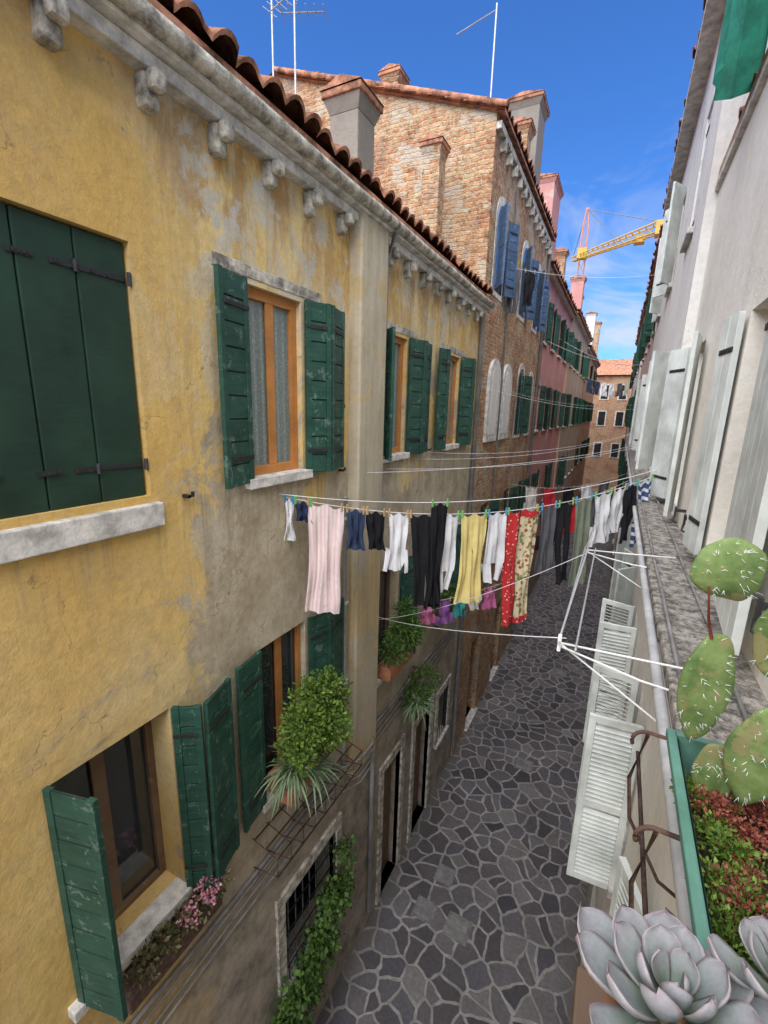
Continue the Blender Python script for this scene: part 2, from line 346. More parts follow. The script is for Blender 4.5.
def foliage(name,blobs,n,size,mat,parent=None,droop=0,asp=.55,shell=.55):
    bm=bmesh.new(); tot=sum(b[3]**2 for b in blobs)
    for (cx,cy,cz,r,*sq) in blobs:
        sx,sy,sz=sq if sq else (1,1,1)
        for _ in range(int(n*r*r/tot)):
            d=Vector((random.gauss(0,1),random.gauss(0,1),random.gauss(0,1))).normalized(); rr=r*(shell+(1-shell)*random.random()**.6)
            k=mnoise.noise(d*2.3+Vector((cx,cy,cz))*3); rr*=1+.5*k
            p=Vector((cx+d.x*rr*sx,cy+d.y*rr*sy,cz+d.z*rr*sz))
            l=size*random.uniform(.6,1.3)
            ax=(d+Vector((random.uniform(-1,1),random.uniform(-1,1),random.uniform(-.6,1)-droop))).normalized()
            sd=ax.cross(Vector((random.uniform(-1,1),random.uniform(-1,1),random.uniform(-1,1)))).normalized()*l*asp*.5; nn=ax.cross(sd).normalized()*l*.08
            v=[bm.verts.new(q) for q in (p,p+ax*l*.5+sd+nn,p+ax*l,p+ax*l*.5-sd+nn)]
            bm.faces.new(v)
    o=finish(bm,name,mat,parent); setrnd(o,1); return o
def blades(name,c,n,L,w,mat,parent=None,spread=1,seg=5,droop=.9,up=1.0):
    bm=bmesh.new()
    for i in range(n):
        a=random.uniform(0,2*math.pi); l=L*random.uniform(.6,1.1); el=random.uniform(.2,1.3)*up
        d=Vector((math.cos(a)*math.cos(el)*spread,math.sin(a)*math.cos(el)*spread,math.sin(el))); p=Vector(c)+Vector((random.uniform(-.03,.03),random.uniform(-.03,.03),0)); sd=d.cross(Vector((0,0,1))).normalized(); prev=None
        for k in range(seg+1):
            ww=w*(1-(k/seg)**2)*.5+.001; cur=(bm.verts.new(p+sd*ww),bm.verts.new(p-sd*ww))
            if prev: bm.faces.new((prev[0],prev[1],cur[1],cur[0]))
            prev=cur; p=p+d*l/seg; d=(d+Vector((0,0,-droop/seg*1.6))).normalized()
    o=finish(bm,name,mat,parent); setrnd(o,seg); return o

# ------------------------------------------------------------------ ground
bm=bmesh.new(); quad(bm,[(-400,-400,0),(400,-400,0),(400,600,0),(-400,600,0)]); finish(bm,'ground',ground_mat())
for i,(x,y,s) in enumerate([(-1.29,5.5,.15),(-1.85,5.5,.13),(-1.75,6.2,.12),(-1.0,9.5,.15),(-.7,14,.16)]):
    bm=bmesh.new(); box(bm,(x-s-.04,y-s-.04,-.05),(x+s+.04,y+s+.04,.005),0); box(bm,(x-s,y-s,-.05),(x+s,y+s,.010),1)
    for k in range(5): box(bm,(x-s+.03,y-s+.03+k*s*.38,.0),(x+s-.03,y-s+.045+k*s*.38,.015),1)
    finish(bm,'manhole_cover',['cover','cable'])

# ------------------------------------------------------------------ yellow building
YE=8.95; RZ=.14
yb=empty('yellow_building',(-2.6,0,0))
Z0,Z1,Q0,Q1=7.42,8.88,4.3,5.88
cols=[(1.02,1.82),(2.72,3.40),(4.98,5.64),(7.2,7.82)]
cA=(.70,1.83)
ops=[(cA[0],cA[1],Z0,Z1)]+[(a,b,Z0,Z1) for a,b in cols[1:]]+[(a,b,Q0,Q1) for a,b in cols]
gops=[(2.95,3.95,1.55,2.75),(5.3,5.95,0,2.5),(6.55,7.3,0,2.45),(7.75,8.35,1.2,2.3),(.4,1.3,0,2.4)]
ops+=gops
bm=bmesh.new(); wall(bm,XL,1,-8,YE,0,9.8+RZ,ops)
quad(bm,[(XL,-8,0),(-12,-8,0),(-12,-8,10),(XL,-8,10)]);quad(bm,[(XL,YE,0),(-12,YE,0),(-12,YE,10),(XL,YE,10)]); quad(bm,[(-12,-8,0),(-12,YE,0),(-12,YE,10),(-12,-8,10)])
finish(bm,'facade_wall',['yellow','dark'],yb)
bm=bmesh.new(); box(bm,(XL-.1,4.2,3.35),(XL+.14,4.78,9.72+RZ)); finish(bm,'chimney_breast','pil',yb,bevel=.02)
bm=bmesh.new(); box(bm,(XL-.1,-8,9.62+RZ),(XL+.10,YE,9.70+RZ)); box(bm,(XL-.1,-8,9.703+RZ),(XL+.17,YE,9.76+RZ))
finish(bm,'cornice','stone',yb,bevel=.01)
bm=bmesh.new()
tube(bm,[(XL+.19,y,9.78+RZ+.006*math.sin(y*3)) for y in [-8+i*.565 for i in range(31)]],.055,10); finish(bm,'gutter','oldstone',yb)
bm=bmesh.new(); y=-7.0
while y<YE-.1:
    if not 4.08<y<4.85:
        j=random.uniform(-.012,.012)
        box(bm,(XL-.05,y-.05,9.44+RZ+j),(XL+.08,y+.05,9.618+RZ)); box(bm,(XL+.08,y-.046,9.51+RZ+j),(XL+.155,y+.046,9.617+RZ))
    y+=.5
finish(bm,'corbels','oldstone',yb,bevel=.025)
bm=bmesh.new(); box(bm,(XL-.2,-8,9.765+RZ),(XL+.1,YE,9.93+RZ)); finish(bm,'eave_course','brick',yb,bevel=.01)
roof(yb,XL+.15,9.93+RZ,-7.2,12.1+RZ,-8,YE)
bm=bmesh.new(); quad(bm,[(-7.2,-8,12.22),(-7.2,YE,12.22),(-12,YE,9.98),(-12,-8,9.98)]); finish(bm,'rear_roof','tile',yb)
chimney(yb,-3.15,-2.80,4.66,5.02,9.9,11.25,f=.8)
bm=bmesh.new()
for i,(a,b,c,d) in enumerate(ops[:8]):
    if i==0: sill(bm,XL,1,a,b,c-.05,t=.15,pr=.05,ov=.05)
    else: sill(bm,XL,1,a,b,c,t=.08,ov=.07)
sill(bm,XL,1,2.95,3.95,1.55); sill(bm,XL,1,7.75,8.35,1.2)
finish(bm,'window_sills','stone',yb,bevel=.008)
bm=bmesh.new()
for (a,b,c,d) in gops:
    box(bm,(XL-.08,a-.13,c),(XL+.035,a,d));box(bm,(XL-.08,b,c),(XL+.035,b+.13,d));box(bm,(XL-.08,a-.13,d+.002),(XL+.037,b+.13,d+.15))
for (a,b) in cols[1:]: box(bm,(XL-.05,a-.3,Z1+.04),(XL+.006,b+.3,Z1+.13))
finish(bm,'stone_surrounds','oldstone',yb,bevel=.006)
window(yb,XL,1,*cols[1],Z0,Z1,'wood','curtain',1,inset=.05,t=.08)
for a,b in cols[2:]: window(yb,XL,1,a,b,Z0,Z1,'wood','curtain',1,inset=.05,t=.07)
window(yb,XL,1,*cols[0],Q0,Q1,'oldwood','glass',1,inset=.22)
window(yb,XL,1,*cols[1],Q0,Q1,'wood','glass',1,inset=.06)
for a,b in cols[2:]: window(yb,XL,1,a,b,Q0,Q1,'oldwood','glass',1)
w4=(cA[1]-cA[0]-.02)/4
for k in range(4):
    y0=cA[0]+.01+k*w4
    bm=bmesh.new(); box(bm,(XL-.075,y0+.003,Z0-.04),(XL-.035,y0+w4-.003,Z1-.01),0)
    finish(bm,'shutter_leaf',['dgreen'],yb,bevel=.008)
bm=bmesh.new()
for q in (7.62,8.68):
    for y0,y1 in ((cA[0]+w4*3-.12,cA[1]-.02),(cA[0]+.02,cA[0]+w4*1.35),(cA[0]+w4*1.9,cA[0]+w4*2.3)):
        box(bm,(XL-.035,y0,q-.014),(XL-.027,y1,q+.014))
        for j in range(4): box(bm,(XL-.027,y0+.02+j*(y1-y0)/4.5,q-.007),(XL-.021,y0+.035+j*(y1-y0)/4.5,q+.007))
    tube(bm,[(XL-.02,cA[0]+w4*3,q-.03),(XL-.02,cA[0]+w4*3,q+.03)],.011)
    tube(bm,[(XL-.0,cA[1]-.015,q-.035),(XL-.0,cA[1]-.015,q+.035)],.012)
finish(bm,'strap_hinges','iron',yb)
hx=XL+.02
leaf(yb,hx,2.70,Z0-.03,Z1+.02,.34,10,-1,1); e=leaf(yb,hx,3.42,Z0-.03,Z1+.02,.26,24,1,1); leaf(yb,e[0],e[1]+.01,Z0-.03,Z1+.02,.33,-14,1,1)
leaf(yb,hx,4.97,Z0-.03,Z1+.02,.22,50,-1,1); e=leaf(yb,hx,5.65,Z0-.03,Z1+.02,.31,20,1,1); leaf(yb,e[0],e[1]+.01,Z0-.03,Z1+.02,.36,-12,1,1)
e=leaf(yb,hx,7.18,Z0-.03,Z1+.02,.33,20,-1,1); leaf(yb,e[0],e[1]-.01,Z0-.03,Z1+.02,.22,-20,-1,1)
e=leaf(yb,hx,7.84,Z0-.03,Z1+.02,.34,22,1,1); leaf(yb,e[0],e[1]+.01,Z0-.03,Z1+.02,.38,-15,1,1)
leaf(yb,hx,1.0,Q0-.03,Q1+.02,.34,104,-1,1); e=leaf(yb,hx,1.83,Q0-.03,Q1+.02,.2,55,1,1); leaf(yb,e[0],e[1]+.01,Q0-.03,Q1+.02,.33,-16,1,1)
leaf(yb,hx,2.70,Q0-.03,Q1+.02,.32,8,-1,1); e=leaf(yb,hx,3.42,Q0-.03,Q1+.02,.29,16,1,1); leaf(yb,e[0],e[1]+.01,Q0-.03,Q1+.02,.33,-12,1,1)
for a,b in cols[2:]:
    leaf(yb,hx,b+.01,Q0-.03,Q1+.02,.34,25,1,1)
    if a>6: leaf(yb,hx,a-.01,Q0-.03,Q1+.02,.34,25,-1,1)
bm=bmesh.new(); box(bm,(XL-.2,5.3,0),(XL-.15,5.95,2.5)); box(bm,(XL-.2,6.55,0),(XL-.15,7.3,2.45)); box(bm,(XL-.2,.4,0),(XL-.15,1.3,2.4)); 
for a,b in ((5.3,5.95),(6.55,7.3)):
    for z0,z1 in ((.2,1.0),(1.1,2.2)): box(bm,(XL-.15,a+.1,z0),(XL-.13,b-.1,z1))
finish(bm,'street_doors','oldwood',yb,bevel=.01)
bm=bmesh.new()
for k in range(8): y=3.0+k*.13; tube(bm,[(XL+.02,y,1.57),(XL+.02,y,2.74)],.009,6)
for z in (1.8,2.05,2.3,2.55): tube(bm,[(XL+.03,2.96,z),(XL+.03,3.94,z)],.009,6)
for k in range(5): y=7.8+k*.12; tube(bm,[(XL+.02,y,1.22),(XL+.02,y,2.28)],.009,6)
finish(bm,'window_grilles','iron',yb)
bm=bmesh.new(); tube(bm,[(XL+.05,4.08,7.05),(XL+.05,4.08,4.0),(XL+.05,4.08,3.6)],.024,10); tube(bm,[(XL+.19,4.83,9.85),(XL+.06,4.86,9.5),(XL+.05,4.86,5),(XL+.05,4.86,.3)],.035,10)
for z in (6.8,5.8,4.8): box(bm,(XL,4.05,z),(XL+.085,4.11,z+.03))
tube(bm,[(XL+.06,YE-.08,9.8),(XL+.06,YE-.08,.3)],.045,10)
finish(bm,'drainpipes','zinc',yb)
bm=bmesh.new()
for j,z in enumerate((3.62,3.55,3.40,3.30)):
    tube(bm,[(XL+.025+.01*(j%2)+(.16 if 4.1<yy<4.85 else 0),yy,z+.018*math.sin(yy*2.1+j)) for yy in [-4+i*.33 for i in range(39)]],.012 if j else .02,6)
tube(bm,[(XL+.02,4.12,3.6),(XL+.02,2.5,3.5)],.01,6)
finish(bm,'wall_cables','cable',yb)
bm=bmesh.new()
for (y,z) in ((2.07,7.38),(2.07,4.4),(4.02,7.35),(6.5,7.4),(4.0,8.0)):
    box(bm,(XL,y-.012,z-.012),(XL+.06,y+.012,z+.012)); box(bm,(XL+.045,y-.035,z-.006),(XL+.06,y+.035,z+.006)); box(bm,(XL+.05,y+.02,z-.006),(XL+.062,y+.04,z+.03))
finish(bm,'shutter_catches','iron',yb)
rk=empty('iron_drying_rack',(XL,3.3,3.9)); bm=bmesh.new()
for x,z in ((XL+.03,4.0),(XL+.30,3.92),(XL+.16,3.96),(XL+.3,3.72)): tube(bm,[(x,2.55,z),(x,4.1,z)],.009,6)
for k in range(9):
    y=2.55+k*.194; tube(bm,[(XL,y,4.0),(XL+.30,y,3.92),(XL+.3,y,3.72),(XL,y,3.66)],.007,6)
finish(bm,'rack_bars','rust',rk)
pl=empty('potted_bush',(-2.4,3.1,4.5)); bm=bmesh.new(); box(bm,(XL-.02,2.8,Q0+.01),(XL+.2,3.34,Q0+.22)); finish(bm,'planter_box','terra',pl,bevel=.01)
bm=bmesh.new(); 
for k in range(7): tube(bm,[(XL+.1,3.0+.03*k,Q0+.2),(XL+.18+.05*math.sin(k*2),3.1+.05*math.cos(k*3),4.8),(XL+.25+.12*math.sin(k*2),3.1+.15*math.cos(k*3),5.15)],[.012,.009,.005],6)
finish(bm,'stems','oldwood',pl)
foliage('foliage',[(-2.3,3.12,5.15,.28),(-2.2,2.86,5.2,.22),(-2.3,3.42,5.1,.22),(-2.25,3.05,5.38,.16),(-2.25,3.3,5.33,.14),(-2.2,3.3,4.92,.2),(-2.3,2.88,4.9,.2),(-2.08,3.1,5.05,.2),(-2.3,3.15,4.75,.17),(-2.15,2.75,5.02,.14)],7800,.042,'leafy',pl,shell=.25)
pl=empty('spider_plant',(-2.4,2.85,4.5)); blades('leaves',(-2.35,2.85,4.6),80,.45,.022,'leafp',pl,droop=1.5); blades('leaves_2',(-2.25,3.0,4.5),50,.42,.02,'leafp',pl,droop=1.6)
bm=bmesh.new(); box(bm,(XL+.1,2.75,4.32),(XL+.3,3.1,4.5)); finish(bm,'pot','terra',pl,bevel=.01)
pl=empty('flower_box',(-2.4,1.7,4.1)); bm=bmesh.new(); box(bm,(XL+.02,1.2,4.0),(XL+.2,2.0,4.14)); finish(bm,'planter_box','rust',pl,bevel=.01)
foliage('foliage',[(-2.47,1.35+.16*k,4.2,.11) for k in range(5)],900,.045,'leafd',pl,shell=.2); foliage('blossoms',[(-2.42,1.88,4.3,.1),(-2.42,1.7,4.24,.07)],260,.028,'pinkf',pl,asp=.9,shell=.4)
pl=empty('window_box_plants',(-2.4,5.3,4.5)); bm=bmesh.new(); box(bm,(XL+.02,5.0,4.3),(XL+.22,5.8,4.5)); finish(bm,'planter_box','terra',pl,bevel=.01)
foliage('foliage',[(-2.4,5.1,4.75,.2),(-2.35,5.4,4.9,.24),(-2.4,5.7,4.75,.2),(-2.4,5.5,5.2,.16)],1900,.07,'leaf',pl,asp=.35,shell=.2)
blades('blades',(-2.4,5.45,4.8),60,.4,.03,'leafy',pl,droop=1.1)
pl=empty('hanging_plant',(-2.4,5.9,3.4)); blades('blades',(-2.35,6.0,3.3),80,.45,.03,'leafp',pl,droop=1.4); foliage('foliage',[(-2.38,6.3,3.6,.25),(-2.4,6.0,3.5,.2)],900,.06,'leaf',pl)
bm=bmesh.new(); box(bm,(XL+.05,5.85,3.12),(XL+.28,6.4,3.3)); finish(bm,'pot','oldwood',pl,bevel=.01)
pl=empty('climbing_ivy',(-2.5,3.7,1.5)); bl=[]
for k in range(16):
    t=k/15; bl.append((-2.45,3.0+.95*t+.05*math.sin(k),1.4+.9*t*t+.25*math.sin(k*1.3),.16))
for k in range(8): bl.append((-2.4,2.75+.1*math.sin(k*2),.5+k*.17,.17))
foliage('foliage',bl,4200,.06,'leaf',pl,droop=.6,asp=.8,shell=.1)
pl=empty('window_box_plants',(-2.4,7.5,4.5)); foliage('foliage',[(-2.4,7.3,4.6,.18),(-2.4,7.6,4.65,.2)],600,.07,'leaf',pl,shell=.2)
bm=bmesh.new(); box(bm,(XL+.02,7.1,4.3),(XL+.22,7.8,4.5)); finish(bm,'planter_box','terra',pl,bevel=.01)

# ------------------------------------------------------------------ antennas
def antenna(name,x,y,z0,z1,elems,r=.012):
    e=empty(name,(x,y,z0)); bm=bmesh.new(); tube(bm,[(x,y,z0),(x,y,z1)],r,6)
    for (z,L,d,n) in elems:
        D=Vector((math.cos(d),math.sin(d),0)); P=Vector((-D.y,D.x,0)); c=Vector((x,y,z)); tube(bm,[c-D*L*.3,c+D*L*.7],.008,5)
        for k in range(n):
            q=c+D*L*(-.28+.96*k/max(1,n-1)); l=.16-.05*k/n; tube(bm,[q-P*l,q+P*l],.005,5)
    finish(bm,'mast_and_elements','zinc',e)
antenna('tv_antenna',-4.55,5.9,11,13.6,[(13.35,.8,2.9,8),(13.1,.6,.4,6)])
antenna('tv_antenna',-5.1,6.1,11,13.9,[(13.75,.7,3.3,8)])
e=empty('roof_pole',(-2.95,9.8,13.3)); bm=bmesh.new(); tube(bm,[(-2.97,9.8,13.2),(-2.97,9.8,15.25)],.014,6); tube(bm,[(-2.97,9.8,15.15),(-3.7,9.75,14.95)],.011,6); finish(bm,'pole','zinc',e)

# ------------------------------------------------------------------ brick building
bb=empty('brick_building',(-2.6,9.1,0)); B0=YE+.004
ops=[(9.5,10.15,10.35,11.75),(12.0,12.65,10.35,11.75),(14.0,14.6,10.35,11.75),(12.75,13.45,7.4,9.0),(14.3,14.9,7.4,8.9),(9.9,10.6,4.3,5.9),(12.2,12.9,4.3,5.9),(14.2,14.8,4.3,5.9),(10,10.9,0,2.4),(12.5,13.3,0,2.4)]
bm=bmesh.new(); wall(bm,XL+.02,1,B0,15.6,0,13.2,ops)
g=[(XL+.02,B0,0),(XL+.02,B0,13.2),(-7.4,B0,14.8),(-12,B0,13.2),(-12,B0,0)]; bm.faces.new([bm.verts.new(p) for p in g])
g=[(x,15.6,z) for x,y,z in g]; bm.faces.new([bm.verts.new(p) for p in g])
quad(bm,[(-12,B0,0),(-12,15.6,0),(-12,15.6,13.2),(-12,B0,13.2)])
finish(bm,'brick_walls',['brick','dark'],bb)
bm=bmesh.new(); box(bm,(XL-.05,B0+.01,12.8),(XL+.12,15.6,12.92)); 
y=9.35
while y<15.6: box(bm,(XL,y-.05,12.6),(XL+.13,y+.05,12.797)); y+=.5
finish(bm,'cornice','oldstone',bb,bevel=.01)
roof(bb,XL+.18,13.05,-7.4,14.85,B0-.08,15.6)
bm=bmesh.new(); quad(bm,[(-7.4,B0-.1,14.83),(-7.4,15.6,14.83),(-12.2,15.6,13.1),(-12.2,B0-.1,13.1)]); finish(bm,'rear_roof','tile',bb)
bm=bmesh.new()
for k in range(15):
    t0=k/15; x=XL+.2+(-7.4-XL-.2)*t0; z=13.12+1.78*t0; tube(bm,[(x,B0-.04,z-.0),(x-.36,B0-.04,z+.11)],[.045,.055],8)
finish(bm,'verge_tiles','tile',bb)
def arch(bm,x,yc,w,z0,z1,t,mi=0):
    r=w/2; pts=[(yc-r,z0),(yc+r,z0)]+[(yc+r*math.cos(math.pi*k/12),z1-r+r*math.sin(math.pi*k/12)) for k in range(13)]
    f=[bm.verts.new((x,a,b)) for a,b in pts]; g=[bm.verts.new((x+t,a,b)) for a,b in pts]
    bm.faces.new(g).material_index=mi
    for i in range(len(pts)): bm.faces.new((f[i],f[(i+1)%len(pts)],g[(i+1)%len(pts)],g[i])).material_index=mi
bm=bmesh.new()
for yc in (10.1,11.3): arch(bm,XL+.0,yc,.95,7.35,9.1,.08,0); arch(bm,XL+.08,yc,.62,7.5,8.92,.006,1)
for (a,b,c,d) in ops[:5]: arch(bm,XL-.05,(a+b)/2,b-a+.24,c-.1,d+.3,.085,0); arch(bm,XL+.035,(a+b)/2,b-a-.02,c,d+.15,.006,2)
for (a,b,c,d) in ops[5:]: sill(bm,XL+.02,1,a,b,c)
finish(bm,'window_surrounds',['stone','white','glass'],bb)
for (a,b) in ((9.5,10.15),(12,12.65),(14.,14.6)):
    leaf(bb,XL+.08,a-.02,10.35,11.75,.32,35,-1,1,'plank','blue'); leaf(bb,XL+.08,b+.02,10.35,11.75,.32,25,1,1,'plank','blue')
for (a,b) in ((12.2,12.9),(14.2,14.8),(9.9,10.6)):
    leaf(bb,XL+.05,a-.01,4.3,5.9,.36,20,-1,1,'plank','green'); leaf(bb,XL+.05,b+.01,4.3,5.9,.36,20,1,1,'plank','green')
leaf(bb,XL+.05,12.73,7.4,9.0,.36,20,-1,1,'plank','green'); leaf(bb,XL+.05,13.47,7.4,9.0,.36,20,1,1,'plank','green')
chimney(bb,-3.4,-2.62,12.6,13.4,12.9,15.3); chimney(bb,-3.0,-2.6,11.5,11.9,12.9,14.2,'brick'); chimney(bb,-5.4,-5.05,10.0,10.35,13.8,14.95,'brick'); chimney(bb,-3.62,-3.3,8.2,8.5,10.1,12.5,'brick',f=.6)
bm=bmesh.new(); tube(bm,[(XL+.07,15.5,12.7),(XL+.07,15.5,.3)],.05,8); tube(bm,[(XL+.06,10.75,12.6),(XL+.06,10.75,3)],.02,6); finish(bm,'drainpipes','zinc',bb)

# ------------------------------------------------------------------ further buildings
def row_house(name,x,out,y0,y1,zt,mat,floors,cols,shmat,thick=9,eave=.25,style='plank',openp=.7,corn=.14):
    e=empty(name,(x,y0,0)); ops=[]; n=cols; W=(y1-y0)/n
    for k in range(n):
        yc=y0+W*(k+.5)
        for (a,b) in floors: ops.append((yc-.33,yc+.33,a,b))
        ops.append((yc-.4,yc+.4,0,2.3) if k%2 else (yc-.35,yc+.35,1.2,2.4))
    bm=bmesh.new(); wall(bm,x,out,y0,y1,0,zt,ops); xb=x-out*thick
    for yy in (y0+.002,y1-.002): quad(bm,[(x,yy,0),(xb,yy,0),(xb,yy,zt),(x,yy,zt)])
    finish(bm,'facade_wall',[mat,'dark'],e)
    bm=bmesh.new()
    for (a,b,c,d) in ops:
        if c>.5: sill(bm,x,out,a,b,c)
    xs=sorted((x-out*.05,x+out*corn)); box(bm,(xs[0],y0,zt-.1),(xs[1],y1,zt+.02)); finish(bm,'sills_and_cornice','stone',e,bevel=.01)
    for (a,b,c,d) in ops:
        if c<3: continue
        window(e,x,out,a,b,c,d,'oldwood','glass',1)
        if random.random()<openp:
            leaf(e,x+out*.02,a-.01,c-.02,d+.02,.35,random.uniform(5,40),-1,out,style,shmat); leaf(e,x+out*.02,b+.01,c-.02,d+.02,.35,random.uniform(5,40),1,out,style,shmat)
        else:
            leaf(e,x-out*.06,a+.005,c,d,.325,0,1,out,style,shmat); leaf(e,x-out*.06,b-.005,c,d,.325,0,-1,out,style,shmat)
    xr=x-out*thick*.5; x0=x+out*eave
    roof(e,x0,zt+.03,xr,zt+1.6,y0,y1,period=.3,row=.6)
    bm=bmesh.new(); quad(bm,[(xr,y0,zt+1.58),(xr,y1,zt+1.58),(xb,y1,zt),(xb,y0,zt)])
    for yy in (y0+.004,y1-.004): bm.faces.new([bm.verts.new(p) for p in ((x,yy,zt),(xr,yy,zt+1.58),(xb,yy,zt))])
    finish(bm,'rear_roof','tile',e)
    return e
FL=[(4.3,5.8),(7.4,8.9),(10.3,11.6)]
pk=row_house('pink_building',XL-.05,1,15.6,23.8,12.4,'pink',FL,4,'green')
chimney(pk,-4.2,-2.9,17.3,18.8,12.5,15.6,'pink'); chimney(pk,-3.4,-2.9,21.5,22,12.4,14.6,'brick')
b3=row_house('brown_building',XL+.03,1,23.8,34,12.6,'brown',FL,5,'green'); chimney(b3,-3.2,-2.6,27,27.6,12.5,14.9,'pink'); chimney(b3,-3.6,-3.0,31,31.6,12.5,14.9,'brick')
b4=row_house('brick_house',XL,1,34,48,12.3,'brick2',FL,6,'dgreen'); chimney(b4,-3.2,-2.6,38,38.6,12.3,15.2,'white'); chimney(b4,-3.2,-2.5,43,43.6,12.3,15.4,'brick')
eb=empty('end_brick_house',(0,54,0)); bm=bmesh.new(); box(bm,(-14,54,0),(14,62,12.0),0)
for xc in (-1.9,-.2,1.5):
    for z in (3.6,6.9,9.6):
        box(bm,(xc-.45,53.95,z-.1),(xc+.45,54,z+1.5),1); box(bm,(xc-.33,53.93,z),(xc+.33,53.95,z+1.4),2)
finish(bm,'brick_walls',['brick2','stone','dark'],eb)
bm=bmesh.new(); quad(bm,[(-14,53.6,12.0),(14,53.6,12.0),(14,58,14.0),(-14,58,14.0)]); quad(bm,[(-14,62.4,12),(14,62.4,12),(14,58,14.0),(-14,58,14.0)]); finish(bm,'tile_roof','tile',eb)

# ------------------------------------------------------------------ right building
XR=.6; XRl=.45; RT=10.35; RE=6.3
rb=empty('cream_building',(.6,0,0))
ru=[(2.75,3.5,7.15,8.62),(5.25,5.95,7.12,8.7)]
rl=[(3.45,4.1,4.3,5.75),(1.2,1.9,4.3,5.75),(5.2,5.8,4.3,5.75),(4.9,5.5,0,2.3)]
bm=bmesh.new(); wall(bm,XR,-1,-5,RE,7.0,RT,ru[:]); wall(bm,XRl,-1,-5,RE,0,6.98,rl)
quad(bm,[(XR,-5,0),(9,-5,0),(9,-5,RT),(XR,-5,RT)]); quad(bm,[(XR,RE,7),(9,RE,7),(9,RE,RT),(XR,RE,RT)])
finish(bm,'facade_wall',['cream','dark'],rb)
bm=bmesh.new()
y=-3
while y<20:
    L=random.uniform(1.0,1.6); j=random.uniform(-.008,.008); box(bm,(.29+j,y+.003,6.93+j),(XR+.05,y+L-.003,7.0+j*.5)); y+=L
finish(bm,'stone_ledge','ledge',rb,bevel=.012)
bm=bmesh.new(); tube(bm,[(.265,-3+i*.5,6.95) for i in range(46)],.022,8); finish(bm,'gutter','zinc',rb)
bm=bmesh.new(); tube(bm,[(.33,-2+i*.4,7.018+.008*math.sin(i*1.7)) for i in range(40)],.009,6); tube(bm,[(.5,-2+i*.4,7.02+.01*math.sin(i*1.3)) for i in range(40)],.008,6)
tube(bm,[(.42,-2+i*.4,6.75+.02*math.sin(i*1.3)) for i in range(40)],.012,6)
finish(bm,'wall_cables','cable',rb)
bm=bmesh.new(); box(bm,(.56,-5,RT-.05),(.75,RE,RT+.02)); finish(bm,'cornice','stone',rb,bevel=.01)
bm=bmesh.new(); box(bm,(.575,-5,RT+.023),(.8,RE,RT+.16)); finish(bm,'eave_course','brick',rb)
roof(rb,.64,RT+.17,5,RT+1.5,-5,RE)
bm=bmesh.new(); quad(bm,[(5,-5,RT+1.5),(5,RE,RT+1.5),(9.5,RE,RT),(9.5,-5,RT)]); finish(bm,'rear_roof','tile',rb)
for (a,b,c,d) in ru: window(rb,XR,-1,a,b,c,d,'whitemetal','glass',1)
bm=bmesh.new()
for (a,b,c,d) in rl[:3]: sill(bm,XRl,-1,a,b,c)
finish(bm,'window_sills','stone',rb,bevel=.008)
for (a,b,c,d) in rl[:3]: window(rb,XRl,-1,a,b,c,d,'whitemetal','glass',1)
leaf(rb,XR-.03,2.74,7.1,8.62,.70,4,-1,-1,'vert','paleblue')
leaf(rb,XR-.02,3.52,7.1,8.62,.28,8,1,-1,'vert','paleblue')
leaf(rb,XR-.03,5.23,7.08,8.72,.36,12,-1,-1,'vert','paleblue')
leaf(rb,XR-.03,5.97,7.08,8.72,.34,26,1,-1,'vert','paleblue')
for (a,b) in ((3.45,4.1),(5.2,5.8)):
    leaf(rb,XRl-.02,a-.03,4.25,5.78,.36,86,-1,-1,'louvre','palegreen'); leaf(rb,XRl-.02,b+.02,4.25,5.78,.36,74,1,-1,'louvre','palegreen')
leaf(rb,XRl-.02,1.18,4.25,5.78,.36,30,-1,-1,'louvre','palegreen'); leaf(rb,XRl-.02,1.92,4.25,5.78,.36,20,1,-1,'louvre','palegreen')
bm=bmesh.new()
for (y,z) in ((1.95,7.35),(4.6,7.2),(4.0,7.25),(6.2,7.2),(1.98,8.3)):
    box(bm,(XR-.075,y-.012,z-.012),(XR,y+.012,z+.012)); box(bm,(XR-.085,y-.01,z-.05),(XR-.07,y+.01,z+.03)); tube(bm,[(XR-.08,y,z-.05),(XR-.09,y-.03,z-.09),(XR-.06,y-.05,z-.1)],.008,6)
finish(bm,'shutter_catches','iron',rb)
gc=empty('green_awning',(.5,3.5,10.5)); bm=bmesh.new(); n=28
for j in range(n):
    for i in range(4):
        f=lambda a,b:(.34+.03*math.sin(a*1.9)*(b/4)+.02*math.sin(a*.7),2.2+a*.105,13.8-b*.81+.02*math.sin(a*.8)*(b==4))
        quad(bm,[f(j,i),f(j+1,i),f(j+1,i+1),f(j,i+1)])
for i in range(4):
    for j in range(12):
        f=lambda a,b:(.345+a*.12,5.14+.03*math.sin(a*1.7)*(b/4),13.8-b*.81); quad(bm,[f(j,i),f(j+1,i),f(j+1,i+1),f(j,i+1)])
finish(bm,'canvas','net',gc,smooth=True)
bm=bmesh.new(); 
for y in (2.2,5.1): tube(bm,[(.66,y,10.4),(.66,y,12),(.42,y,13.75)],.025,8)
tube(bm,[(.38,2.2,13.78),(.38,5.1,13.78),(1.9,5.1,13.78)],.02,8); finish(bm,'frame','whitemetal',gc)
r2=row_house('white_house',.5,-1,RE+.003,14.5,13.0,'white',[(4.3,5.8),(7.3,8.8),(10.3,11.8)],3,'paleblue',eave=.19,style='vert',corn=.22)
r3=row_house('rose_house',.53,-1,14.5,26,12.6,'rose',FL,5,'green',eave=.25)
r4=row_house('cream_house',.48,-1,26,38,12.8,'cream',FL,5,'green',eave=.25)
